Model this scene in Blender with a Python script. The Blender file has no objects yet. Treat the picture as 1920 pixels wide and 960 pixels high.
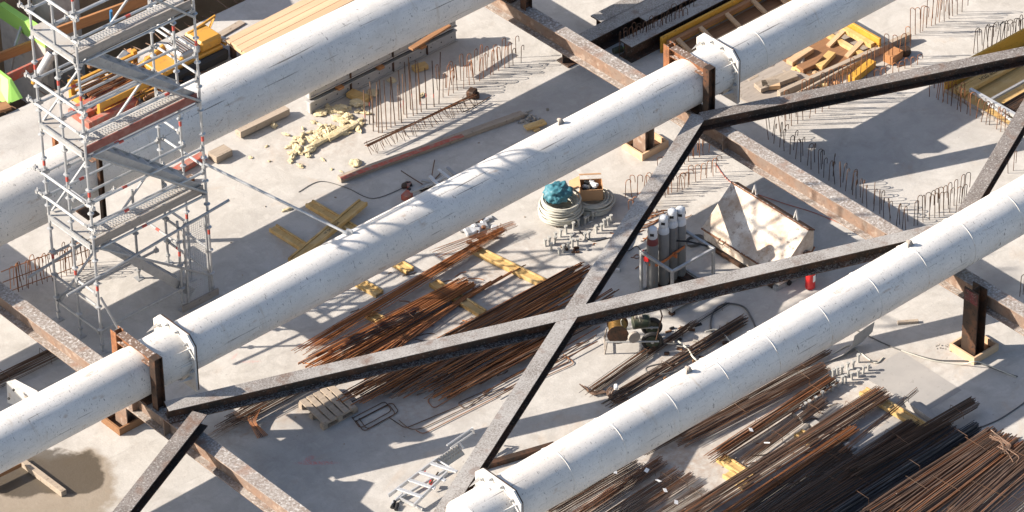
import bpy, bmesh, math, random
from mathutils import Vector, Matrix
random.seed(7)
rad = math.radians
scene = bpy.context.scene
COL = scene.collection
# ------------------------------------------------------------------ camera
CAM = Vector((-42.68593740088871, -49.283207966377816, 48.03731976020568))
RX = Vector((0.7487286078609284, -0.6627162028676185, -0.01458445156191472))
DN = Vector((-0.40197608585552136, -0.4364330730617415, -0.8049480723240221))
FW = Vector((0.5270869929820985, 0.6085502503447109, -0.5931659924797434))
FPX = 8422.4
cam_data = bpy.data.cameras.new('camera')
cam = bpy.data.objects.new('camera', cam_data)
COL.objects.link(cam)
cam.matrix_world = Matrix(((RX.x, -DN.x, -FW.x, CAM.x), (RX.y, -DN.y, -FW.y, CAM.y), (RX.z, -DN.z, -FW.z, CAM.z), (0, 0, 0, 1)))
cam_data.sensor_width = 36.0
cam_data.lens = FPX / 1920 * 36.0
cam_data.clip_start = 1.0
cam_data.clip_end = 2000.0
scene.camera = cam
scene.render.resolution_x = 1024
scene.render.resolution_y = 512
# ------------------------------------------------------------------ light
SUN_EL, SUN_AZ = 30.0, -39.5            # light travels towards SUN_AZ in the ground plane
sd = Vector((math.cos(rad(SUN_EL)) * math.cos(rad(SUN_AZ)), math.cos(rad(SUN_EL)) * math.sin(rad(SUN_AZ)), -math.sin(rad(SUN_EL))))
sun_data = bpy.data.lights.new('sun', 'SUN')
sun_data.energy = 5.0
sun_data.angle = rad(0.5)
sun_data.color = (1.0, 0.89, 0.76)
sun = bpy.data.objects.new('sun', sun_data)
COL.objects.link(sun)
sun.rotation_mode = 'QUATERNION'
sun.rotation_quaternion = sd.to_track_quat('-Z', 'Y')
sun.location = (-30, 20, 30)
world = bpy.data.worlds.new('World')
scene.world = world
world.use_nodes = True
wn = world.node_tree
bg = wn.nodes['Background']
sky = wn.nodes.new('ShaderNodeTexSky')
sky.sky_type = 'NISHITA'
sky.sun_disc = False
sky.sun_elevation = rad(SUN_EL)
sky.sun_rotation = math.atan2(-sd.x, -sd.y)
sky.dust_density = 2.0
wn.links.new(sky.outputs[0], bg.inputs[0])
bg.inputs[1].default_value = 0.086
scene.view_settings.view_transform = 'Standard'
scene.view_settings.look = 'None'
scene.view_settings.exposure = 1.1
scene.view_settings.gamma = 1.0

# ------------------------------------------------------------------ helpers
def at(px, py, z=0.0):
    "photo pixel (1920 wide) -> the point of the site at height z it shows"
    d = RX * ((px - 960) / FPX) + DN * ((py - 480) / FPX) + FW
    return CAM + d * ((z - CAM.z) / d.z)

class MB:
    "collects shapes into one mesh"
    def __init__(self):
        self.v = []; self.f = []; self.mi = []; self.cur = 0
    def add(self, vs, fs):
        n = len(self.v)
        self.v += [Vector(x) for x in vs]
        self.f += [tuple(i + n for i in f) for f in fs]
        self.mi += [self.cur] * len(fs)
        return self
    def box(self, c, s, rz=0.0, rot=None):
        m = rot or Matrix.Rotation(rz, 3, 'Z')
        c = Vector(c); hx, hy, hz = s[0] / 2, s[1] / 2, s[2] / 2
        vs = [c + m @ Vector((x * hx, y * hy, z * hz)) for x in (-1, 1) for y in (-1, 1) for z in (-1, 1)]
        return self.add(vs, [(0, 1, 3, 2), (4, 6, 7, 5), (0, 4, 5, 1), (2, 3, 7, 6), (0, 2, 6, 4), (1, 5, 7, 3)])
    def profile(self, p0, p1, pts, up=(0, 0, 1), caps=True):
        "extrude a 2D outline (side, up) from p0 to p1"
        p0 = Vector(p0); p1 = Vector(p1); d = (p1 - p0).normalized()
        s = d.cross(Vector(up)).normalized(); u = s.cross(d)
        n = len(pts)
        vs = [p0 + s * a + u * b for a, b in pts] + [p1 + s * a + u * b for a, b in pts]
        fs = [(i, (i + 1) % n, n + (i + 1) % n, n + i) for i in range(n)]
        if caps: fs += [tuple(range(n))[::-1], tuple(range(n, 2 * n))]
        return self.add(vs, fs)
    def bar(self, p0, p1, w, h, up=(0, 0, 1)):
        return self.profile(p0, p1, [(-w / 2, -h / 2), (w / 2, -h / 2), (w / 2, h / 2), (-w / 2, h / 2)], up)
    def ibeam(self, p0, p1, w, h, tf=.022, tw=.014, up=(0, 0, 1)):
        a, b = w / 2, h / 2
        for sgn in (-1, 1):
            self.profile(p0, p1, [(-a, sgn * b - (tf if sgn > 0 else 0)), (a, sgn * b - (tf if sgn > 0 else 0)), (a, sgn * b + (0 if sgn > 0 else tf)), (-a, sgn * b + (0 if sgn > 0 else tf))], up)
        return self.profile(p0, p1, [(-tw / 2, -b + tf), (tw / 2, -b + tf), (tw / 2, b - tf), (-tw / 2, b - tf)], up)
    def tube(self, pts, r, n=6, caps=True):
        pts = [Vector(p) for p in pts]
        vs = []; fs = []
        ref = None
        for i, p in enumerate(pts):
            d = (pts[min(i + 1, len(pts) - 1)] - pts[max(i - 1, 0)]).normalized()
            if ref is None:
                ref = Vector((0, 0, 1)) if abs(d.z) < .9 else Vector((1, 0, 0))
            s = d.cross(ref).normalized(); u = s.cross(d).normalized(); ref = u
            rr = r[i] if isinstance(r, (list, tuple)) else r
            vs += [p + (s * math.cos(2 * math.pi * k / n) + u * math.sin(2 * math.pi * k / n)) * rr for k in range(n)]
        for i in range(len(pts) - 1):
            for k in range(n):
                fs.append((i * n + k, i * n + (k + 1) % n, (i + 1) * n + (k + 1) % n, (i + 1) * n + k))
        if caps: fs += [tuple(range(n))[::-1], tuple(range((len(pts) - 1) * n, len(pts) * n))]
        return self.add(vs, fs)
    def lathe(self, c, prof, n=20, axis='Z'):
        c = Vector(c); vs = []; fs = []
        for r, z in prof:
            for k in range(n):
                a = 2 * math.pi * k / n
                p = Vector((r * math.cos(a), r * math.sin(a), z))
                if axis == 'X': p = Vector((p.z, p.x, p.y))
                elif axis == 'Y': p = Vector((p.x, p.z, p.y))
                vs.append(c + p)
        for i in range(len(prof) - 1):
            for k in range(n):
                fs.append((i * n + k, i * n + (k + 1) % n, (i + 1) * n + (k + 1) % n, (i + 1) * n + k))
        if prof[0][0] > 1e-4: fs.append(tuple(range(n))[::-1])
        if prof[-1][0] > 1e-4: fs.append(tuple(range((len(prof) - 1) * n, len(prof) * n)))
        return self.add(vs, fs)
    def prism(self, poly, z0, z1):
        n = len(poly)
        vs = [(p[0], p[1], z0) for p in poly] + [(p[0], p[1], z1) for p in poly]
        return self.add(vs, [tuple(range(n))[::-1], tuple(range(n, 2 * n))] + [(i, (i + 1) % n, n + (i + 1) % n, n + i) for i in range(n)])
    def slab(self, pts, t):
        "thick plate from a planar outline, thickness t along its normal"
        pts = [Vector(p) for p in pts]; n = len(pts)
        nr = (pts[1] - pts[0]).cross(pts[2] - pts[1]).normalized() * t
        return self.add(pts + [p + nr for p in pts], [tuple(range(n))[::-1], tuple(range(n, 2 * n))] + [(i, (i + 1) % n, n + (i + 1) % n, n + i) for i in range(n)])
    def build(self, name, material, parent=None, origin=None, smooth=False, bevel=0):
        root = parent; off = Vector((0, 0, 0))
        while root is not None:
            off += root.location; root = root.parent
        o3 = Vector(origin) if origin is not None else (Vector((0, 0, 0)) if parent else sum(self.v, Vector()) / max(1, len(self.v)))
        base = o3 if not parent else off
        me = bpy.data.meshes.new(name)
        me.from_pydata([tuple(v - base) for v in self.v], [], self.f)
        mats = material if isinstance(material, (list, tuple)) else [material]
        for q in mats: me.materials.append(q)
        if len(mats) > 1: me.polygons.foreach_set('material_index', self.mi)
        bm = bmesh.new(); bm.from_mesh(me)
        bmesh.ops.recalc_face_normals(bm, faces=bm.faces)
        if bevel:
            bmesh.ops.remove_doubles(bm, verts=bm.verts, dist=1e-5)
            es = [e for e in bm.edges if len(e.link_faces) == 2 and e.calc_face_angle(0) > .5]
            try: bmesh.ops.bevel(bm, geom=es, offset=bevel, segments=1, affect='EDGES')
            except Exception: pass
        bm.to_mesh(me); bm.free()
        if smooth:
            for p in me.polygons: p.use_smooth = True
            me.set_sharp_from_angle(angle=rad(40))
        o = bpy.data.objects.new(name, me)
        COL.objects.link(o)
        if parent: o.parent = parent
        else: o.location = base
        return o

def tag(o, label=None, cat=None, group=None, kind=None):
    if label: o['label'] = label; o['kind'] = kind or 'thing'
    if cat: o['category'] = cat
    if group: o['group'] = group
    if kind: o['kind'] = kind
    return o
def thing(name, label, cat, loc, group=None):
    o = bpy.data.objects.new(name, None)
    o.empty_display_size = .2
    COL.objects.link(o); o.location = Vector(loc)
    return tag(o, label, cat, group)
def copy_tree(o, parent=None):
    c = o.copy(); COL.objects.link(c)
    if parent: c.parent = parent
    for ch in list(o.children): copy_tree(ch, c)
    return c

# ------------------------------------------------------------------ materials
def L(nt, a, b): nt.links.new(a, b)
def nmath(nt, op, a, b=None, clamp=False):
    n = nt.nodes.new('ShaderNodeMath'); n.operation = op; n.use_clamp = clamp
    for i, x in enumerate((a, b)):
        if x is None: continue
        if isinstance(x, (int, float)): n.inputs[i].default_value = x
        else: L(nt, x, n.inputs[i])
    return n.outputs[0]
def nmap(nt, x, lo, hi, a=0., b=1.):
    n = nt.nodes.new('ShaderNodeMapRange'); n.clamp = True
    L(nt, x, n.inputs[0])
    for i, q in enumerate((lo, hi, a, b)): n.inputs[i + 1].default_value = q
    return n.outputs[0]
def nnoise(nt, co, scale, detail=4., rough=.55, stretch=None, dist=0.):
    if stretch:
        m = nt.nodes.new('ShaderNodeMapping'); m.inputs['Scale'].default_value = stretch
        L(nt, co, m.inputs[0]); co = m.outputs[0]
    n = nt.nodes.new('ShaderNodeTexNoise')
    n.inputs['Scale'].default_value = scale; n.inputs['Detail'].default_value = detail
    n.inputs['Roughness'].default_value = rough; n.inputs['Distortion'].default_value = dist
    L(nt, co, n.inputs['Vector'])
    return n.outputs[0]
def nmix(nt, fac, a, b):
    n = nt.nodes.new('ShaderNodeMix'); n.data_type = 'RGBA'
    if isinstance(fac, (int, float)): n.inputs[0].default_value = fac
    else: L(nt, fac, n.inputs[0])
    for i, x in ((6, a), (7, b)):
        if isinstance(x, (tuple, list)): n.inputs[i].default_value = (*x[:3], 1)
        else: L(nt, x, n.inputs[i])
    return n.outputs[2]
def mat(name, base, rough=.7, metal=0., layers=(), bump=0., bscale=30., objrand=0., spec=.4, coord='Object'):
    """layers: (scale, lo, hi, colour, amount, opts) with opts stretch / detail / up (only upward faces)"""
    m = bpy.data.materials.new(name); m.use_nodes = True
    nt = m.node_tree; p = nt.nodes['Principled BSDF']
    tc = nt.nodes.new('ShaderNodeTexCoord'); co = tc.outputs[coord]
    oi = nt.nodes.new('ShaderNodeObjectInfo')
    va = nt.nodes.new('ShaderNodeVectorMath'); va.operation = 'ADD'
    cx = nt.nodes.new('ShaderNodeCombineXYZ')
    rr = nmath(nt, 'MULTIPLY', oi.outputs['Random'], 37.)
    L(nt, rr, cx.inputs[0]); L(nt, rr, cx.inputs[1])
    L(nt, co, va.inputs[0]); L(nt, cx.outputs[0], va.inputs[1]); co = va.outputs[0]
    col = tuple(base)
    if objrand:
        h = nt.nodes.new('ShaderNodeHueSaturation'); h.inputs['Color'].default_value = (*base, 1)
        L(nt, nmap(nt, oi.outputs['Random'], 0, 1, 1 - objrand, 1 + objrand), h.inputs['Value'])
        col = h.outputs[0]
    geo = None
    for ly in layers:
        sc, lo, hi, c2, amt = ly[:5]; op = ly[5] if len(ly) > 5 else {}
        f = nmap(nt, nnoise(nt, co, sc, op.get('detail', 4.), op.get('rough', .55), op.get('stretch')), lo, hi, 0, amt)
        if op.get('up'):
            geo = geo or nt.nodes.new('ShaderNodeNewGeometry')
            sx = nt.nodes.new('ShaderNodeSeparateXYZ'); L(nt, geo.outputs['Normal'], sx.inputs[0])
            f = nmath(nt, 'MULTIPLY', f, nmap(nt, sx.outputs[2], .5, .8))
        if op.get('rand'):
            f = nmath(nt, 'MULTIPLY', f, nmap(nt, oi.outputs['Random'], *op['rand']))
        col = nmix(nt, f, col, c2)
    if isinstance(col, tuple): p.inputs['Base Color'].default_value = (*col, 1)
    else: L(nt, col, p.inputs['Base Color'])
    p.inputs['Roughness'].default_value = rough
    p.inputs['Metallic'].default_value = metal
    p.inputs['Specular IOR Level'].default_value = spec
    if bump:
        b = nt.nodes.new('ShaderNodeBump'); b.inputs['Strength'].default_value = bump; b.inputs['Distance'].default_value = .02
        L(nt, nnoise(nt, co, bscale, 5.), b.inputs['Height']); L(nt, b.outputs[0], p.inputs['Normal'])
    return m

M = {}
M['pipe'] = mat('white_pipe_paint', (.68, .66, .63), .55, 0, [
    (1.1, .35, .75, (.54, .535, .525), .7), (.5, .5, .72, (.60, .54, .47), .5), (2.2, .50, .70, (.50, .49, .47), .5, {'stretch': (.4, 1.5, 1.5), 'detail': 8, 'rough': .7}),
    (9, .58, .70, (.42, .41, .40), .5, {'stretch': (.35, 2.2, 2.2), 'detail': 6}),
    (48, .58, .70, (.28, .275, .27), .5, {'stretch': (1.4, .7, .7), 'detail': 4}),
    (30, .63, .71, (.10, .10, .10), .8, {'stretch': (1.3, .6, .6), 'detail': 3}), (14, .66, .70, (.13, .12, .12), .75, {'stretch': (1.5, .5, .5), 'detail': 5}),
    (85, .60, .70, (.36, .34, .31), .35, {'detail': 3}),
    (2.6, .66, .73, (.36, .25, .17), .55, {'stretch': (.8, 2, 2), 'detail': 8}),
    (2.4, .655, .69, (.10, .09, .08), .8, {'stretch': (.22, 8, 8), 'detail': 7}), (1.7, .60, .70, (.46, .40, .33), .6, {'stretch': (2.2, .5, .35), 'detail': 8, 'rough': .7}), (.8, .52, .68, (.50, .48, .45), .55, {'detail': 9, 'rough': .72})], bump=.06, bscale=40)
M['white_steel'] = mat('white_painted_steel', (.62, .61, .585), .5, 0, [(7, .60, .68, (.34, .22, .14), .6), (22, .64, .70, (.2, .18, .16), .7), (2, .4, .7, (.6, .57, .52), .5)])
DARKL = [(3, .45, .62, (.10, .05, .03), .7), (14, .56, .66, (.13, .065, .04), .5)]
M['beam_foot'] = mat('speckled_lower_flange', (.040, .034, .03), .65, .15, DARKL + [(34, .46, .60, (.30, .30, .30), .8, {'up': 1, 'detail': 5}), (9, .56, .66, (.42, .42, .42), .6, {'up': 1, 'detail': 7})], bump=.15, bscale=60)
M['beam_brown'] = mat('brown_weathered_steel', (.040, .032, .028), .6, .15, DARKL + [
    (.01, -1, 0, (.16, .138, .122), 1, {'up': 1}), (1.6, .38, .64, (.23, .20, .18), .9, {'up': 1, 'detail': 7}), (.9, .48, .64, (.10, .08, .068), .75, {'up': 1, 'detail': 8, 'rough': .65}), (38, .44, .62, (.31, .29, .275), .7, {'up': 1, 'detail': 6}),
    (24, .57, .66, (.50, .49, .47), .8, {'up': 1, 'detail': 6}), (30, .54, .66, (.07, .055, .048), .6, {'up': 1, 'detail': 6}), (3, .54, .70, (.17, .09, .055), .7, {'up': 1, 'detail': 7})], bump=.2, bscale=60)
M['beam_side'] = mat('dark_rolled_steel', (.034, .027, .023), .65, .15, DARKL + [(26, .60, .68, (.22, .20, .19), .6)], bump=.15, bscale=60)
M['beam'] = mat('dark_splattered_steel', (.040, .032, .028), .6, .15, DARKL + [
    (.01, -1, 0, (.255, .238, .222), 1, {'up': 1}), (1.6, .38, .64, (.35, .335, .32), .9, {'up': 1, 'detail': 7}), (.9, .50, .66, (.13, .105, .09), .75, {'up': 1, 'detail': 8, 'rough': .65}), (38, .44, .62, (.42, .41, .395), .7, {'up': 1, 'detail': 6}),
    (30, .54, .66, (.10, .08, .07), .6, {'up': 1, 'detail': 6}), (26, .58, .68, (.48, .47, .455), .5, {'up': 1, 'detail': 6}), (6, .60, .70, (.42, .41, .39), .5, {'up': 1, 'detail': 8, 'rough': .7}), (3, .56, .72, (.16, .09, .06), .7, {'up': 1, 'detail': 7})], bump=.2, bscale=60)
M['beam_pale'] = mat('dusty_rusty_steel', (.215, .165, .135), .7, .05, [
    (3, .40, .66, (.25, .14, .085), .7), (14, .52, .66, (.15, .10, .075), .6), (6, .55, .68, (.38, .32, .27), .7),
    (.01, -1, 0, (.22, .18, .155), 1, {'up': 1}), (2.2, .38, .62, (.30, .27, .245), .9, {'up': 1}), (20, .46, .62, (.42, .40, .38), .75, {'up': 1, 'detail': 5}),
    (22, .55, .65, (.58, .57, .55), .8, {'up': 1, 'detail': 6}), (6, .58, .70, (.48, .46, .44), .6, {'up': 1, 'detail': 8, 'rough': .7}), (26, .52, .66, (.11, .08, .065), .6, {'up': 1, 'detail': 6}), (2.5, .54, .72, (.24, .125, .075), .8, {'up': 1})], bump=.2, bscale=60)
M['rust'] = mat('orange_rusted_steel', (.22, .09, .04), .8, .1, [
    (5, .45, .66, (.10, .045, .025), .8), (16, .5, .62, (.32, .14, .06), .6),
    (.01, -1, 0, (.15, .10, .075), 1, {'up': 1}), (22, .54, .62, (.52, .47, .44), .9, {'up': 1, 'detail': 4})], bump=.12, bscale=60)
M['dark_steel'] = mat('dark_brown_steel', (.055, .036, .026), .6, .3, [(4, .45, .65, (.14, .065, .035), .8), (18, .55, .66, (.02, .018, .018), .8)], bump=.1)
M['bar_rust'] = mat('rusty_bar', (.27, .115, .05), .75, .2, [(3, .44, .64, (.13, .055, .03), .7), (9, .55, .66, (.38, .18, .08), .6)], objrand=.7)
M['bar_orange'] = mat('bright_rusty_bar', (.46, .185, .065), .75, .15, [(3, .42, .62, (.15, .055, .022), .8), (9, .55, .66, (.52, .25, .11), .5)], objrand=.45)
M['bar_brown'] = mat('brown_bar', (.13, .085, .062), .7, .25, [(2.5, .40, .60, (.19, .11, .07), .8), (7, .52, .66, (.30, .22, .17), .6)], objrand=.75)
M['bar_dark'] = mat('dark_brown_bar', (.082, .055, .040), .6, .25, [(2.5, .42, .62, (.17, .085, .045), .8), (8, .58, .68, (.2, .12, .08), .5)], objrand=.8)
M['bar_black'] = mat('blue_black_bar', (.03, .034, .042), .42, .5, [(5, .55, .66, (.13, .14, .16), .6)], objrand=.5)
M['galv'] = mat('galvanised_steel', (.50, .51, .52), .45, .5, [(6, .4, .7, (.30, .32, .34), .7), (25, .60, .70, (.55, .55, .54), .5)])
M['galv_dull'] = mat('dull_galvanised_steel', (.34, .35, .36), .55, .4, [(6, .4, .7, (.46, .46, .45), .7), (20, .58, .70, (.22, .21, .2), .6)])
M['deck'] = mat('dusty_deck_steel', (.44, .425, .40), .6, .15, [(3, .42, .66, (.40, .36, .32), .8), (12, .60, .70, (.25, .2, .17), .6)])
M['red_tape'] = mat('red_band_paint', (.46, .085, .065), .65)
M['toe_red'] = mat('red_brown_toe_board', (.22, .075, .06), .75, 0, [(8, .45, .65, (.30, .15, .12), .6)])
M['toe_grey'] = mat('grey_weathered_board', (.27, .24, .215), .85, 0, [(6, .42, .66, (.36, .32, .28), .7, {'stretch': (.3, 3, 3)}), (14, .6, .7, (.14, .11, .09), .6)])
M['wood'] = mat('pale_timber', (.50, .345, .21), .8, 0, [(5, .40, .66, (.40, .26, .15), .7, {'stretch': (.25, 4, 4), 'detail': 6}), (18, .62, .70, (.22, .14, .09), .6)], objrand=.15)
M['wood_grey'] = mat('weathered_timber', (.30, .25, .20), .85, 0, [(5, .40, .66, (.40, .33, .26), .7, {'stretch': (.25, 4, 4), 'detail': 6}), (14, .60, .70, (.12, .09, .07), .7)], objrand=.2)
M['wood_brown'] = mat('brown_timber', (.28, .145, .07), .8, 0, [(5, .40, .66, (.18, .09, .045), .7, {'stretch': (.25, 4, 4), 'detail': 6})], objrand=.2)
M['ply'] = mat('plywood_boards', (.56, .39, .25), .75, 0, [(3, .40, .68, (.48, .32, .19), .7, {'stretch': (.2, 3, 3), 'detail': 6}), (30, .66, .72, (.34, .22, .14), .6)], objrand=.12)
M['yellow_wood'] = mat('yellow_formwork_timber', (.55, .37, .15), .7, 0, [(4, .42, .68, (.42, .26, .09), .8, {'stretch': (.25, 4, 4), 'detail': 6}), (14, .60, .70, (.24, .14, .05), .6), (2, .5, .7, (.62, .48, .27), .7)], objrand=.12)
M['yellow_panel'] = mat('yellow_formwork_panel', (.54, .30, .045), .5, 0, [(4, .42, .66, (.45, .22, .025), .7, {'stretch': (.4, 3, 3), 'detail': 5}), (13, .60, .70, (.24, .12, .03), .6)])
M['yellow_paint'] = mat('yellow_machine_paint', (.50, .26, .045), .45, 0, [(8, .55, .68, (.26, .15, .06), .7), (2.5, .5, .7, (.5, .26, .05), .6)])
M['orange_wood'] = mat('orange_brown_board', (.40, .19, .08), .75, 0, [(5, .42, .66, (.29, .14, .06), .7, {'stretch': (.25, 4, 4)})])
M['red_paint'] = mat('worn_red_paint', (.40, .10, .07), .75, 0, [(9, .46, .62, (.30, .2, .16), .85), (4, .5, .66, (.26, .12, .09), .7)])
M['red_gloss'] = mat('glossy_red_paint', (.58, .03, .03), .3, 0)
M['red_dark'] = mat('faded_dark_red_paint', (.17, .035, .035), .7, 0, [(9, .42, .60, (.06, .04, .03), .85), (30, .56, .66, (.3, .22, .2), .5)])
M['foam'] = mat('yellow_foam', (.60, .51, .33), .95, 0, [(9, .42, .68, (.50, .40, .22), .8), (3, .5, .68, (.66, .60, .45), .7), (20, .6, .7, (.33, .24, .12), .6)], bump=.6, bscale=25, objrand=.12)
M['alu'] = mat('aluminium', (.62, .63, .64), .45, .5, [(6, .45, .68, (.5, .5, .5), .6)])
M['alu_panel'] = mat('dusty_aluminium_beam', (.40, .40, .40), .6, .2, [(4, .42, .68, (.5, .48, .45), .7), (16, .62, .70, (.2, .19, .18), .6)])
M['cyl_grey'] = mat('grey_cylinder_paint', (.16, .165, .17), .5, 0, [(5, .48, .68, (.23, .225, .21), .7), (12, .62, .72, (.32, .17, .09), .7, {'stretch': (1, 1, .3)})], objrand=.15)
M['cyl_white'] = mat('pale_cylinder_cap_paint', (.52, .54, .56), .45, 0, [(9, .58, .68, (.34, .34, .35), .6)])
M['maroon'] = mat('maroon_paint', (.16, .03, .03), .45)
M['black'] = mat('black_rubber', (.018, .018, .019), .6)
M['cable'] = mat('pale_grey_hose', (.50, .49, .43), .6, 0, [(8, .45, .68, (.40, .39, .34), .7)])
M['cable_dark'] = mat('dark_grey_hose', (.10, .10, .10), .6)
M['blue_bag'] = mat('blue_plastic_bag', (.045, .165, .215), .55, 0, [(6, .45, .62, (.07, .22, .28), .6)])
M['blue'] = mat('blue_paint', (.05, .20, .42), .5)
M['card'] = mat('brown_cardboard', (.42, .25, .135), .85, 0, [(6, .5, .7, (.36, .2, .1), .6)])
M['tool_white'] = mat('rust_stained_white_paint', (.64, .60, .54), .75, 0, [
    (1.3, .40, .60, (.50, .43, .35), .75, {'detail': 8}), (2.6, .43, .62, (.38, .29, .22), .8, {'detail': 9, 'rough': .68}), (6, .50, .64, (.30, .18, .105), .75, {'detail': 8, 'rough': .65}),
    (11, .62, .68, (.14, .10, .08), .7, {'detail': 6}), (40, .60, .70, (.22, .18, .15), .7, {'detail': 4}), (3, .5, .7, (.70, .67, .62), .6)], bump=.08)
M['green_paint'] = mat('green_machine_paint', (.045, .06, .038), .55, 0, [(9, .48, .62, (.12, .11, .08), .8), (24, .56, .66, (.02, .018, .015), .8)])
M['brass'] = mat('brass_reel', (.27, .17, .06), .4, .7, [(10, .5, .66, (.2, .12, .04), .7)])
M['green_panel'] = mat('light_green_panel', (.33, .62, .14), .5)
M['conc_grey'] = mat('grey_concrete_wall', (.40, .38, .35), .85, 0, [(1.2, .40, .66, (.52, .49, .44), .7), (6, .5, .7, (.28, .26, .24), .6)])
M['brown_wall'] = mat('brown_earth_wall', (.40, .27, .16), .9, 0, [(2, .4, .66, (.30, .19, .11), .8)], bump=.3)
M['mud'] = mat('dark_muddy_ground', (.07, .065, .055), .95, 0, [(1.5, .42, .66, (.17, .15, .125), .8), (9, .55, .68, (.3, .28, .25), .6)], bump=.5, bscale=6)
M['rubble'] = mat('grey_rubble', (.27, .25, .22), .95, 0, [(9, .45, .66, (.40, .38, .35), .8)], objrand=.35)
M['sheet'] = mat('grey_sheet', (.31, .30, .29), .7, 0, [(2, .42, .68, (.36, .345, .33), .8), (9, .60, .70, (.24, .23, .22), .6)])
M['plastic'] = mat('clear_grey_plastic_film', (.50, .51, .52), .3, .2, [(5, .45, .6, (.25, .26, .28), .8)])
M['white'] = mat('white_paper', (.82, .82, .82), .7)
M['ink'] = mat('black_ink', (.02, .018, .015), .7)
M['stud'] = mat('grey_steel_stud', (.42, .42, .40), .6, .2)
M['orange_strap'] = mat('orange_strap', (.42, .14, .05), .7)

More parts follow.
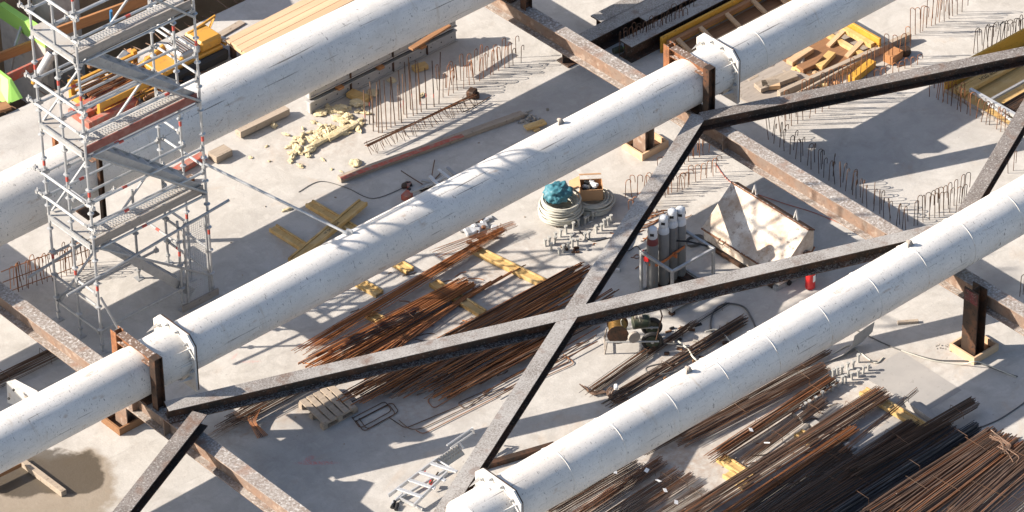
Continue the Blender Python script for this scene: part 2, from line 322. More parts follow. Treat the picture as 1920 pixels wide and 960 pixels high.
# ------------------------------------------------------------------ ground
def slab_material():
    m = bpy.data.materials.new('concrete_slab'); m.use_nodes = True
    nt = m.node_tree; p = nt.nodes['Principled BSDF']
    geo = nt.nodes.new('ShaderNodeNewGeometry'); co = geo.outputs['Position']
    col = nmix(nt, nmap(nt, nnoise(nt, co, .35, 6., .6), .34, .68), (.40, .386, .366), (.49, .474, .45))
    col = nmix(nt, nmap(nt, nnoise(nt, co, 1.6, 7., .65, dist=.8), .42, .68, 0, .7), col, (.325, .308, .285))
    col = nmix(nt, nmap(nt, nnoise(nt, co, 5., 8., .7), .52, .72, 0, .5), col, (.56, .54, .51))
    col = nmix(nt, nmap(nt, nnoise(nt, co, 2.4, 6., .6, stretch=(.3, 1.6, 1), dist=1.2), .60, .70, 0, .35), col, (.30, .285, .27))
    col = nmix(nt, nmap(nt, nnoise(nt, co, 38., 3., .6), .62, .72, 0, .6), col, (.22, .20, .185))
    col = nmix(nt, nmap(nt, nnoise(nt, co, 11., 5., .6), .68, .74, 0, .7), col, (.18, .16, .15))
    col = nmix(nt, nmap(nt, nnoise(nt, co, 60., 2., .5), .62, .75, 0, .35), col, (.6, .58, .55))
    # hairline scratches and trowel arcs
    w = nt.nodes.new('ShaderNodeTexVoronoi'); w.feature = 'DISTANCE_TO_EDGE'; w.inputs['Scale'].default_value = .45
    nv = nt.nodes.new('ShaderNodeVectorMath'); nv.operation = 'ADD'
    tn = nt.nodes.new('ShaderNodeTexNoise'); tn.inputs['Scale'].default_value = 1.2; tn.inputs['Detail'].default_value = 4
    L(nt, co, tn.inputs['Vector']); L(nt, co, nv.inputs[0]); L(nt, tn.outputs['Color'], nv.inputs[1]); L(nt, nv.outputs[0], w.inputs['Vector'])
    ln = nmath(nt, 'MULTIPLY', nmap(nt, w.outputs['Distance'], .0, .012, 1., 0.), nmap(nt, nnoise(nt, co, .5, 2.), .56, .66, 0, .22))
    col = nmix(nt, ln, col, (.2, .19, .18))
    # darker scuffed traffic marks, rust-tinted dust and pale cement smears
    col = nmix(nt, nmap(nt, nnoise(nt, co, .9, 9., .72, dist=.4), .56, .70, 0, .5), col, (.29, .275, .26))
    col = nmix(nt, nmap(nt, nnoise(nt, co, .7, 6., .6, stretch=(1, 1, 1), dist=2.), .60, .72, 0, .4), col, (.40, .31, .23))
    col = nmix(nt, nmap(nt, nnoise(nt, co, 3.4, 8., .7, stretch=(1.4, .4, 1), dist=.6), .60, .74, 0, .5), col, (.58, .56, .53))
    edge = nnoise(nt, co, 1.3, 5., .6)
    def blob(px, py, a, b, ang, soft=.5, warp=1.2):
        q = at(px, py)
        mp = nt.nodes.new('ShaderNodeMapping'); mp.vector_type = 'TEXTURE'
        mp.inputs['Location'].default_value = (q.x, q.y, 0); mp.inputs['Rotation'].default_value = (0, 0, rad(ang)); mp.inputs['Scale'].default_value = (a, b, 1)
        L(nt, co, mp.inputs[0])
        ln = nt.nodes.new('ShaderNodeVectorMath'); ln.operation = 'LENGTH'; L(nt, mp.outputs[0], ln.inputs[0])
        d = nmath(nt, 'ADD', ln.outputs['Value'], nmath(nt, 'MULTIPLY', nmath(nt, 'SUBTRACT', edge, .5), warp))
        return nmap(nt, d, 1 - soft / 2, 1 + soft / 2, 1, 0)
    # water stain in the lower left corner (outer tan margin, dark wet core)
    outer = nmath(nt, 'MAXIMUM', blob(120, 918, .95, 1.0, -41.5, .25, 1.3), blob(30, 930, 1.0, 1.0, -41.5, .3, 1.3))
    core = nmath(nt, 'MAXIMUM', blob(62, 885, 1.05, .66, -41.5, .14, 1.3), blob(140, 893, .5, .46, -41.5, .14, 1.3))
    col = nmix(nt, nmath(nt, 'MULTIPLY', outer, .75), col, (.20, .155, .105))
    col = nmix(nt, nmath(nt, 'MULTIPLY', core, .80), col, (.05, .04, .028))
    # darker grey patches with soft, warped edges
    for px, py, a, b, an, am in ((1690, 270, 2.2, .9, 10, .35), (1250, 60, 1.2, .5, 0, .5), (590, 830, 1.2, .8, 20, .3), (1640, 560, .9, .3, 10, .3), (1865, 530, .7, .3, 0, .6), (60, 250, .8, .4, 0, .25), (1050, 190, .9, .5, 0, .3)):
        col = nmix(nt, nmath(nt, 'MULTIPLY', blob(px, py, a, b, an, .8), am), col, (.25, .245, .245))
    for px, py, a, b, an, am in ((820, 600, 2.6, .9, 8, .45), (900, 690, 2.2, .7, 5, .4), (1480, 830, 3.4, 1.3, 0, .4), (1180, 900, 1.6, .8, 0, .4), (1270, 680, 1.6, .5, 0, .35), (480, 790, .9, .4, 0, .4), (620, 250, 1.2, .6, 0, .35), (300, 220, 2.2, .7, 0, .3)):
        col = nmix(nt, nmath(nt, 'MULTIPLY', nmath(nt, 'MULTIPLY', blob(px, py, a, b, an, .9, 1.0), nmap(nt, nnoise(nt, co, 7., 8., .7), .40, .62)), am), col, (.25, .165, .11))
    # marking spray
    gr = nmap(nt, nnoise(nt, co, 30., 3.), .40, .62)
    for px, py, a, b, an, am in ((595, 868, .30, .045, -42, .75), (580, 860, .10, .05, 0, .7), (468, 678, .16, .03, -40, .35), (440, 668, .10, .03, 20, .3), (645, 120, .08, .03, 0, .3)):
        col = nmix(nt, nmath(nt, 'MULTIPLY', nmath(nt, 'MULTIPLY', blob(px, py, a, b, an, .9, .9), gr), am), col, (.62, .14, .13))
    L(nt, col, p.inputs['Base Color'])
    L(nt, nmath(nt, 'SUBTRACT', .88, nmath(nt, 'MULTIPLY', core, .5)), p.inputs['Roughness'])
    p.inputs['Specular IOR Level'].default_value = .35
    b = nt.nodes.new('ShaderNodeBump'); b.inputs['Strength'].default_value = .22; b.inputs['Distance'].default_value = .03
    L(nt, nnoise(nt, co, 14., 8., .65), b.inputs['Height']); L(nt, b.outputs[0], p.inputs['Normal'])
    return m
M['slab'] = slab_material()
EDGE = 9.85
g = MB().box((5, EDGE - 30, -.25), (80, 60, .5))
tag(g.build('concrete_floor', M['slab'], origin=(0, 0, 0)), kind='structure')
tag(MB().box((0, 0, -4.1), (900, 900, .2)).build('ground', M['mud'], origin=(0, 0, 0)), kind='structure')

# ------------------------------------------------------------------ strut pipes
PIPES = {'back': (5.08, 2.0, .585), 'mid': (-.006, 1.79, .4537), 'front': (-6.79, 1.79, .4547)}
def ring_pts(y, z, r, a0, a1, x, n=28):
    return [(x, y + r * math.cos(a0 + (a1 - a0) * i / n), z + r * math.sin(a0 + (a1 - a0) * i / n)) for i in range(n + 1)]
def collar(root, x, y, z, r, hs):
    "bolted end flange: two clipped plates, triangular gussets and bolts"
    def plate(dx, t, s, m, nm):
        c = .30 * s
        out = [(-s, -s), (s, -s), (s, s - c), (s - c, s), (-s + c, s), (-s, s - c)]
        return MB().slab([(x + dx, y + a, z + b) for a, b in out], t).build(nm, m, root)
    pl = plate(0, -.035, hs, M['white_steel'], 'flange_plate')
    plate(.004, .03, hs - .012, M['dark_steel'], 'backing_plate')
    for sx in (-1, 1):
        gm = None
        for dy, dz in ((-1, 1), (1, 1), (-1, -1), (1, -1)):
            pass
    for k, (dy, dz) in enumerate(((hs - .08, .34), (-hs + .08, .34), (hs - .10, -.34), (-hs + .10, -.34), (.0, hs - .02), (.0, -hs + .02))):
        if k < 4:
            inner = (math.copysign(r * .9, dy), math.copysign(.30, dz))
        else:
            inner = (0, math.copysign(r * .98, dz))
        if k < 4:
            pts = [(x - .035, y + dy, z + dz), (x - .30, y + inner[0], z + inner[1]), (x - .035, y + inner[0], z + inner[1])]
            MB().slab(pts, .02).build('gusset', M['white_steel'], root)
    g2 = [(x - .036, y - hs + .06, z + .02), (x - .34, y - r + .01, z + .02), (x - .036, y - r + .01, z + .02)]
    MB().slab(g2, .022).build('gusset', M['white_steel'], root)
    for a in range(12):
        an = rad(15 + a * 30); rr = r + .062
        MB().lathe((x - .036, y + rr * math.cos(an), z + rr * math.sin(an)), [(.034, 0), (.034, -.03), (.018, -.03), (.018, -.07)], 6, 'X').build('bolt', M['galv_dull'], pl)
def lug(root, x, y, z, r, a):
    up = Vector((0, math.cos(a), math.sin(a))); c = Vector((x, y, z)) + up * (r - .01)
    m = MB().slab([c - Vector((.075, 0, 0)), c + Vector((.075, 0, 0)), c + up * .11 + Vector((.035, 0, 0)), c + up * .125, c + up * .11 - Vector((.035, 0, 0))], .028)
    m.tube([c + up * .085 + up.cross(Vector((1, 0, 0))) * k for k in (-.045, .045)], .035, 8)
    m.build('lifting_lug', M['toe_grey'], root)
def pipe(key, label, x0, x1, collars=(), beads=(), lugs=()):
    y, z, r = PIPES[key]
    root = thing('strut_pipe', label, 'pipe', (x0, y, z), 'white tubular struts across the excavation')
    MB().tube([(x0 + (x1 - x0) * i / 12, y, z) for i in range(13)], r, 96).build('pipe_shell', M['pipe'], root, smooth=True)
    for c in collars: collar(root, c, y, z, r, r + .10)
    for b in beads: MB().tube(ring_pts(y, z, r + .002, rad(40), rad(215), b), .0075, 5).build('weld_bead', M['white_steel'], root, smooth=True)
    for x, a in lugs: lug(root, x, y, z, r, a)
    return root
def X(px, py, z=2.2): return at(px, py, z).x
pipe('back', 'thickest white strut pipe, running behind the scaffold tower at the upper left', -26, 16, (4.95,), (), ())
pipe('mid', 'white strut pipe through the middle with two bolted flanges and a scaffold tie on top', -24, 26, (-7.55, 5.10), (5.92,), ((X(1062, 237, 2.25), rad(75)),))
pipe('front', 'white strut pipe nearest the bottom right, ringed by weld beads above the stacked bars', -7.0, 26, (-6.24,), tuple(X(*q) for q in ((1058, 862), (1157, 806), (1258, 747), (1352, 690), (1445, 640), (1537, 580), (1628, 525), (1718, 475), (1805, 425), (1895, 375))),
     ((X(1298, 706), rad(80)), (X(1710, 467), rad(80))))

# ------------------------------------------------------------------ cross beams, braces, saddles, columns
def beam(name, label, cat, p0, p1, w, h, m, group=None, tf=.024, extra=None, foot=False):
    root = thing(name, label, cat, (Vector(p0) + Vector(p1)) / 2, group)
    p0 = Vector(p0); p1 = Vector(p1); d = (p1 - p0).normalized(); s = d.cross(Vector((0, 0, 1))).normalized()
    a = w / 2
    for sg, nm in ((1, 'top_flange'), (-1, 'bottom_flange')):
        zz = Vector((0, 0, sg * (h / 2 - tf / 2)))
        MB().bar(p0 + zz, p1 + zz, w, tf).build(nm, m if sg > 0 or m not in (M['beam'], M['beam_brown']) else M['beam_foot' if foot else 'beam_side'], root, bevel=.003)
    MB().bar(p0, p1, .014, h - 2 * tf).build('web', m if m not in (M['beam'], M['beam_brown']) else M['beam_side'], root)
    if extra:
        for t in extra:
            c = p0.lerp(p1, t)
            MB().bar(c - d * .008, c + d * .008, w - .02, h - 2 * tf - .002).build('stiffener', m, root)
    return root
ZB = 1.3
B1 = beam('cross_beam', 'long steel cross beam from the top edge under the right-hand saddle to the right edge', 'steel beam', (4.28, 9, ZB - .2), (4.28, -14, ZB - .2), .28, .40, M['beam_pale'], 'steel cross beams under the pipes', extra=(.36, .44, .62))
B2 = beam('cross_beam', 'steel cross beam at the left, under the left-hand saddle', 'steel beam', (-8.36, 8, ZB - .2), (-8.36, -14, ZB - .2), .28, .40, M['beam_pale'], 'steel cross beams under the pipes', extra=(.36, .40))
BG = 'slanting steel braces between the pipes'
def brace(label, a, b, top, m=None, ext0=0, ext1=0, w=.29, h=.25, foot=False):
    a = Vector((a[0], a[1], top - h / 2)); b = Vector((b[0], b[1], top - h / 2)); d = (b - a).normalized()
    return beam('brace_beam', label, 'steel brace', a - d * ext0, b + d * ext1, w, h, m or M['beam'], BG, tf=.022, foot=foot)
def P(px, py, z): q = at(px, py, z); return (q.x, q.y)
def midp(a, b, z): p = at(*a, z); q = at(*b, z); return ((p.x + q.x) / 2, (p.y + q.y) / 2)
TOP = 1.585
brace('longest brace, from the left saddle across to the front pipe, above the pallet', midp((310, 753), (310, 771), TOP), midp((1700, 431), (1700, 452), TOP), TOP, ext0=-.02, ext1=.6, h=.27, foot=True)
brace('steep brace from the right-hand saddle down past the aluminium steps', midp((1270, 255), (1300, 255), TOP - .004), midp((830, 930), (868, 930), TOP - .004), TOP - .004, ext0=.72, ext1=.6)
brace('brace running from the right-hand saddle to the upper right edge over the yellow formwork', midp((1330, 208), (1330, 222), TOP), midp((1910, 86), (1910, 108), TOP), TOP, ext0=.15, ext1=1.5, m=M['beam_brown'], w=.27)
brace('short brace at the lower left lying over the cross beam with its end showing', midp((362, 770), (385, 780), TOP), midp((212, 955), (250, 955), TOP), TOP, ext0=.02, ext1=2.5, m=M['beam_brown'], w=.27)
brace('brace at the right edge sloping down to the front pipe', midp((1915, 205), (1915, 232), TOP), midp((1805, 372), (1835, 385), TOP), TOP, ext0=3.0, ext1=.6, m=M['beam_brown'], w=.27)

def saddle(label, x, key, grp='rusty saddle frames around the pipes', zb=None, pw=.17):
    y, z, r = PIPES[key]; zb = ZB if zb is None else zb
    root = thing('saddle_frame', label, 'pipe saddle', (x, y, zb), grp)
    top = z + r + .12
    for s in (-1, 1):
        yy = y + s * (r + .075)
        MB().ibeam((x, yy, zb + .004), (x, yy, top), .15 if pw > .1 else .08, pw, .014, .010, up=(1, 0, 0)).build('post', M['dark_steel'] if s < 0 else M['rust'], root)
    MB().ibeam((x, y - r + .01, top - .11), (x, y + r - .01, top - .11), .17, .17, .014, .010).build('crossbar', M['rust'], root)
    MB().box((x, y - r - .075, top + .006), (.15, .15, .01)).build('end_plate', M['dark_steel'], root)
    MB().box((x, y, zb + .02), (.26, .7, .032)).build('bearing_plate', M['dark_steel'], root)
    return root
saddle('rusty saddle frame over the middle pipe at the right, beside the yellow formwork box', 4.36, 'mid')
saddle('rusty saddle frame over the middle pipe at the left, below the scaffold tower', -8.36, 'mid')
saddle('rusty saddle frame round the back pipe, half hidden by the scaffold', -5.75, 'back', zb=1.15, pw=.08)
saddle('dark saddle frame round the back pipe at the top edge of the picture', 4.3, 'back')
def column(label, x, y, z1, m, boxlabel, bx, by, boxm, painted=False):
    root = thing('steel_column', label, 'steel column', (x, y, 0), 'steel columns standing through the floor')
    w = .232; wy = .33
    for s, nm in ((-1, 'flange'), (1, 'flange')):
        MB().box((x + s * (w / 2 - .011), y, z1 / 2 + .002), (.022, wy, z1)).build(nm, m, root)
    MB().box((x, y, z1 / 2 + .002), (w - .046, .016, z1 - .006)).build('web', m, root)
    if painted:
        MB().box((x - w / 2 - .003, y, z1 - .14), (.004, wy - .02, .24)).build('paint_patch', M['red_dark'], root)
    f = MB(); (x0, x1), (y0, y1) = bx, by; t = .035; h = .15
    f.box(((x0 + x1) / 2, y0 + t / 2, h / 2), (x1 - x0, t, h)).box(((x0 + x1) / 2, y1 - t / 2, h / 2), (x1 - x0, t, h))
    f.box((x0 + t / 2, (y0 + y1) / 2, h / 2), (t, y1 - y0 - 2 * t - .002, h)).box((x1 - t / 2, (y0 + y1) / 2, h / 2), (t, y1 - y0 - 2 * t - .002, h))
    tag(f.build('timber_kerb', boxm), boxlabel, 'timber frame', 'timber kerbs round the steel columns')
    tag(MB().box(((x0 + x1) / 2, (y0 + y1) / 2, .012), (x1 - x0 - .08, y1 - y0 - .08, .016)).build('recess_shade', M['dark_steel']), kind='structure')  # flat dark sheet stands for the shaded opening inside the kerb
column('pale rusty column below the middle pipe, near the right-hand saddle', 3.98, .80, .78, M['beam_pale'], 'pale timber kerb round the column under the middle pipe, upper right', (3.74, 4.41), (.58, 1.14), M['ply'])
column('column under the left-hand saddle, half sunk in shade', -8.08, .86, .78, M['beam_pale'], 'brown timber kerb round the column below the left saddle', (-8.39, -7.78), (.66, 1.18), M['wood_brown'])
column('dark column with a red painted head at the right, beside the front pipe', 4.022, -7.59, 1.42, M['dark_steel'], 'pale timber kerb round the red-headed column at the right', (3.79, 4.41), (-7.85, -7.26), M['ply'], True)

# ------------------------------------------------------------------ scaffold tower
SX0, SX1, SY0, SY1, SYM = -7.17, -4.70, 2.74, 4.03, 3.37
ST = 8.3
tower = thing('scaffold_tower', 'grey galvanised scaffold stair tower with three deck levels straddling the back pipe', 'scaffold', (-5.9, 3.4, 0))
def standard(x, y, z0=.05, z1=ST, base=True, m='galv', bands=(1.35, 3.35, 5.35, 7.35)):
    r = MB().tube([(x, y, z0), (x, y, z1)], .0245, 8); z = .5
    while z < z1:
        if z > z0: r.lathe((x, y, z), [(.024, -.02), (.061, -.005), (.061, .005), (.024, .02)], 8)
        z += .5
    o = r.build('standard', M[m], tower, smooth=True)
    if base:
        MB().box((x, y, .006), (.15, .15, .012)).lathe((x, y, .012), [(.018, 0), (.018, .3)], 6).lathe((x, y, .16), [(.045, 0), (.045, .03)], 8).build('base_jack', M['galv_dull'], tower)
    for zz in bands:
        if z0 < zz < z1: MB().tube([(x, y, zz), (x, y, zz + .10)], .0262, 8).build('red_band', M['red_tape'], o)
for x, y in ((SX0, SY0), (SX0, SYM), (SX0, SY1), (SX1, SY0), (SX1, SYM), (SX1, SY1)): standard(x, y)
standard(-5.37, SY0, .05, 1.95, True, 'galv_dull', (1.2,))
standard(-5.37, SY1, .05, 1.95, True, 'galv_dull', (1.2,))
def ledger(a, b, nm='ledger', m='galv', band=True, r=.0242):
    a = Vector(a); b = Vector(b); d = (b - a).normalized()
    o = MB().tube([a, b], r, 8).build(nm, M[m], tower, smooth=True)
    if band and random.random() < .55:
        c = a.lerp(b, random.choice((.28, .42, .55, .7)))
        MB().tube([c, c + d * .10], r + .0018, 8).build('red_band', M['red_tape'], o)
    for e, s in ((a, 1), (b, -1)):
        MB().box(e + d * s * .045, (.075, .06, .065)).box(e + d * s * .045 + Vector((0, 0, .05)), (.012, .03, .07)).build('wedge_head', M['galv_dull'], o)
    return o
DZ = (2.25, 4.2, 6.12)
for k, z in enumerate(DZ):
    for dz in (0, .5, 1.0):
        for y in (SY0, SY1):
            if y == SY1 and k == 0 and dz == 0: continue
            if z + dz < ST: ledger((SX0, y, z - .05 + dz), (SX1, y, z - .05 + dz), 'guardrail' if dz else 'ledger')
    for x in (SX0, SX1):
        ledger((x, SY0, z - .06), (x, SY1, z - .06), 'transom', band=False)
    for dz in (.5, 1.0):                      # loose tubes clamped across the left end
        zz = z + dz - .02
        o = ledger((SX0 - .07, SY0 - .22, zz), (SX0 - .07, SY1 + .22, zz), 'guard_tube', 'galv', False, .026)
        for y in (SY0, SY1): MB().box((SX0 - .04, y, zz), (.09, .09, .09)).box((SX0 - .09, y + .05, zz + .03), (.03, .09, .03)).build('swivel_coupler', M['galv_dull'], o)
    for dz in (.5, 1.0):
        if dz == .5 or k: ledger((SX1 + .06, SY0 + .05, z + dz - .02), (SX1 + .06, SY1, z + dz - .02), 'guard_tube', band=False)
    ledger((SX0, SYM, z + .45), (SX0 + 1.0 - .35 * k, SYM, z + .45), 'guardrail', band=False)
    # decks: perforated steel planks
    for j in range(2):
        y0 = SY0 + .04 + j * .225; n = 'deck_plank'
        h = MB().box(((SX0 + SX1) / 2 + .02, y0 + .1, z), (SX1 - SX0 - .1, .205, .045)); h.cur = 1; x = SX0 + .18
        while x < SX1 - .16:
            for q in (-.068, -.024, .024, .068):
                xo = .018 if q in (-.068, .024) else 0
                h.lathe((x + xo, y0 + .1 + q, z + .0215), [(.017, 0), (.017, .008), (.006, .009)], 6)
            x += .062
        pl = h.build(n, [M['deck'], M['galv_dull']], tower)
        for x in (SX0 + .03, SX1 - .03):
            for q in (.04, .16): MB().box((x, y0 + q, z - .01), (.09, .035, .06)).build('deck_hook', M['galv_dull'], pl)
    pl = MB().box((SX0 + .17, (SYM + SY1) / 2 - .05, z - .002), (.30, SY1 - SYM + .28, .045)).build('landing_plank', M['deck'], tower, bevel=.004)
    MB().bar((SX0 + .03, SY0 + .015, z + .10), (SX1 - .05, SY0 + .015, z + .10), .03, .16).build('toe_board', M['toe_red' if k == 1 else 'toe_grey'], tower, bevel=.004)
    MB().bar((SX0 - .035, SY0 + .05, z + .035), (SX0 - .035, SY1 - .05, z + .035), .03, .09).build('end_board', M['galv_dull'], tower)
    # steps between the decks
    zb = DZ[k - 1] if k else .12
    st = None
    for y in (SY0 + .07, SY0 + .58):
        a = Vector((SX0 + .25, y, z - .05)); b = Vector((SX1 - .10 if k else -5.10, y, zb + .10))
        st = MB().bar(a, b, .03, .16).build('stair_stringer', M['galv_dull'], tower, bevel=.004)
    for t in range(1, 9):
        c = Vector((SX0 + .25, SY0 + .325, z - .05)).lerp(Vector((SX1 - .10 if k else -5.10, SY0 + .325, zb + .10)), t / 9)
        MB().box(c, (.20, .47, .025)).build('stair_tread', M['galv_dull'], tower)
    MB().tube([(SX0 + .1, SY0 - .045, z - .02), (SX1 - .02, SY0 - .045, zb + (.02 if k else .35))], .0235, 8).build('diagonal_brace', M['galv_dull'], tower, smooth=True)
MB().tube([(SX0 + .1, SY0 - .045, 8.05), (SX1 - .02, SY0 - .045, 5.95)], .0235, 8).build('diagonal_brace', M['galv_dull'], tower, smooth=True)
for k, zz in enumerate((5.05, 3.0)):
    ledger((SX0, SYM - .1, zz), (SX1, SYM - .1, zz), 'guardrail')
for k, z in enumerate(DZ):
    ledger((SX0, SYM, z - .05), (SX1, SYM, z - .05), 'ledger', band=False)
    if k: ledger((SX0, SYM, z - .55), (SX1, SYM, z - .55), 'guardrail', 'galv')
    for dz in (-.5, -1.0): ledger((SX1, SYM, z + dz), (SX1, SY1, z + dz), 'transom', band=False)
    ledger((SX0, SY0, z - 1.0), (SX0, SYM, z - 1.0), 'transom', band=False)
    MB().tube([(SX1 - .1, SY1 + .045, z - .02), (SX0 + .1, SY1 + .045, z - 1.9)], .0235, 8).build('diagonal_brace', M['galv'], tower, smooth=True)
# foot of the tower: base ledgers, long clamped tubes, meshed gate, ties
for y in (SY0, SY1):
    ledger((SX0, y, .48), (-5.37, y, .48), 'base_ledger', 'galv_dull', False)
ledger((SX0, SY0, .98), (SX0, SY1, .98), 'base_ledger', 'galv_dull'); ledger((SX0, SY0, .42), (SX0, SY1, .42), 'base_ledger', 'galv_dull')
ledger((SX0, SY1, 1.45), (SX1, SY1, 1.45), 'base_ledger', 'galv_dull'); ledger((SX0, SYM, 1.0), (-5.37, SYM, 1.0), 'base_ledger', 'galv_dull', False)
ledger((SX1, SY0, 1.0), (SX1, SY1, 1.0), 'base_ledger', 'galv_dull'); ledger((SX1, SY0, .5), (SX1, SY1, .5), 'base_ledger', 'galv_dull')
ledger((-5.37, SY0, 1.45), (-5.37, SY1, 1.45), 'base_ledger', 'galv_dull'); ledger((-5.37, SY0, .4), (-5.37, SY1, .4), 'base_ledger', 'galv_dull')
MB().tube([(-7.85, SY0 - .06, 1.62), (-4.26, SY0 - .06, 1.90)], .026, 8).build('clamped_tube', M['galv_dull'], tower, smooth=True)
MB().tube([(-7.7, SY1 + .06, 1.15), (-4.6, SY1 + .06, 1.5)], .026, 8).build('clamped_tube', M['galv_dull'], tower, smooth=True)
MB().tube([(SX0 + .03, SY0 - .04, 1.2), (-6.85, SY0 - .45, .02)], .024, 8).build('raker_tube', M['galv'], tower, smooth=True)
gf = MB()
gx0, gx1, gz0, gz1, gy = -5.27, -4.78, .10, 1.82, SY0 - .03
for a, b in (((gx0, gz0), (gx0, gz1)), ((gx1, gz0), (gx1, gz1)), ((gx0, gz0), (gx1, gz0)), ((gx0, gz1), (gx1, gz1))):
    gf.bar((a[0], gy, a[1]), (b[0], gy, b[1]), .035, .035, up=(0, 1, 0))
gate = gf.build('gate_frame', M['galv_dull'], tower)
gm = MB()
for i in range(1, 11): gm.tube([(gx0 + (gx1 - gx0) * i / 11, gy, gz0), (gx0 + (gx1 - gx0) * i / 11, gy, gz1)], .0035, 4)
for i in range(1, 36): gm.tube([(gx0, gy, gz0 + (gz1 - gz0) * i / 36), (gx1, gy, gz0 + (gz1 - gz0) * i / 36)], .0035, 4)
gm.build('wire_mesh', M['galv'], gate)
MB().bar((-5.42, SY0 - .05, .07), (-4.62, SY0 - .05, .07), .04, .14).build('base_board', M['toe_grey'], tower)
q0, q1 = Vector((SX1, SY0, 2.87)), at(652, 438, PIPES['mid'][1] + .44)
tt = MB().tube([q0, q1], .0245, 8).build('tie_tube', M['galv'], tower, smooth=True)
MB().box(q1 + Vector((0, 0, -.01)), (.10, .16, .05), .4).box(q1 + Vector((.03, -.02, .04)), (.03, .12, .09), .4).tube([q1 + Vector((-.05, .05, 0)), q1 + Vector((.14, -.09, -.06))], .022, 6).build('clamp_foot', M['galv'], tt)

# ------------------------------------------------------------------ pit beyond the slab, upper left
tag(MB().box((-2, EDGE + 6.5, -3.05), (60, 13, .1)).build('pit_floor', M['mud'], origin=(0, 0, 0)), kind='structure')
tag(MB().box((-2, EDGE + 3.6, -.35), (44, .3, 5.3)).build('sheet_wall', M['brown_wall']), 'brown earth retaining wall beyond the slab edge, behind the scaffold top', 'retaining wall')
w = MB(); c = at(106, 25, 0)
for i in range(14):
    a0 = math.pi * i / 14; pass
w.tube([(c.x, c.y, -3.0), (c.x, c.y, 2.4)], .46, 28)
tag(w.build('concrete_pillar', M['conc_grey'], smooth=True), 'pale round concrete pillar at the top left behind the scaffold', 'pillar')
w = MB().box((-4.0, EDGE + 2.2, -1.4), (2.6, .16, 3.2))
p_ = thing('formwork_panel', 'pale wall panel with a light green top strip at the top left corner', 'formwork panel', (-4.0, EDGE + 2.2, -3), 'green-edged panels in the pit')  # formwork panel with a concrete-grey face and a green top strip
def panel(root, a, b, z0, z1, zt, t=.14):
    a = Vector((a[0], a[1], 0)); b = Vector((b[0], b[1], 0))
    for lo, hi, nm, m in ((z0, z1, 'panel_face', 'conc_grey'), (z1 + .002, zt, 'green_strip', 'green_panel')):
        if hi > lo: MB().bar(a + Vector((0, 0, (lo + hi) / 2)), b + Vector((0, 0, (lo + hi) / 2)), t, hi - lo).build(nm, M[m], root)
qa, qb = at(2, 5, .6), at(88, 62, .6)
panel(p_, (qa.x, qa.y), (qb.x, qb.y), -1.4, .28, .6)
p_ = thing('formwork_panel', 'bright green panel lying tilted at the left edge beside the slab', 'formwork panel', at(15, 165, 0) + Vector((0, 0, -.5)), 'green-edged panels in the pit')
q = [at(-30, 115, .3), at(16, 150, .3), at(37, 186, 0.05), at(15, 195, 0.02), at(-40, 175, .0)]
MB().slab(q, .07).build('panel_face', M['green_panel'], p_)
MB().bar(at(17, 150, .36), at(20, 192, .1), .04, .05).build('rib', M['green_panel'], p_)
def plank(label, cat, px0, px1, z, w, h, m, name='timber_plank', group=None, z1=None, bevel=.004):
    a = at(px0[0], px0[1], z); b = at(px1[0], px1[1], z if z1 is None else z1)
    return tag(MB().bar(a, b, w, h).build(name, M[m], bevel=bevel), label, cat, group)
plank('orange timber waler across the pit at the left edge, below the pale panel', 'timber', (-40, 122), (66, 82), .2, .06, .2, 'orange_wood', 'timber_waler', 'timber walers over the pit')
plank('red painted waler crossing the pit at the left edge, above the green panel', 'timber', (-40, 172), (90, 112), .15, .06, .2, 'red_paint', 'timber_waler', 'timber walers over the pit')
plank('long brown waler in front of the earth wall, behind the scaffold top', 'timber', (96, 64), (330, -22), .4, .06, .22, 'orange_wood', 'timber_waler', 'timber walers over the pit')
plank('short brown board lying on the slab edge at the far left', 'board', (-30, 212), (17, 197), .06, .25, .06, 'wood_brown')
o = thing('prop_tube', 'grey prop tube with a yellow foot leaning into the pit behind the scaffold', 'prop', at(66, 152, .05))
a, b = at(68, 150, .08), at(97, 100, .55)
MB().tube([a, b], .10, 14).build('tube', M['galv_dull'], o, smooth=True)
MB().tube([a - (b - a).normalized() * .10, a], [.06, .102], 14).build('foot', M['yellow_paint'], o, smooth=True)
tag(MB().tube([at(40, 50, .4), at(28, 85, .2), at(21, 130, -.3)], .035, 6).build('steel_tube', M['galv_dull']), 'thin grey steel tube standing in the pit by the pale panel', 'tube')
tag(MB().tube([at(208, 20, .9), at(209, 46, .4)], .03, 6).build('blue_prop', M['blue']), 'small blue prop against the brown earth wall, above the top deck', 'prop')
mb = MB()
for i in range(70):
    x = random.uniform(-6.5, -2.5); y = EDGE + random.uniform(.2, 1.9)
    s = Vector((random.uniform(.05, .22), random.uniform(.05, .2), random.uniform(.04, .15)))
    mb.box((x, y, -2.98 + random.random() * .5), s, rot=Matrix.Rotation(random.random() * 6, 3, Vector((random.random(), random.random(), 1)).normalized()))
tag(mb.build('pit_debris', M['mud']), kind='stuff')

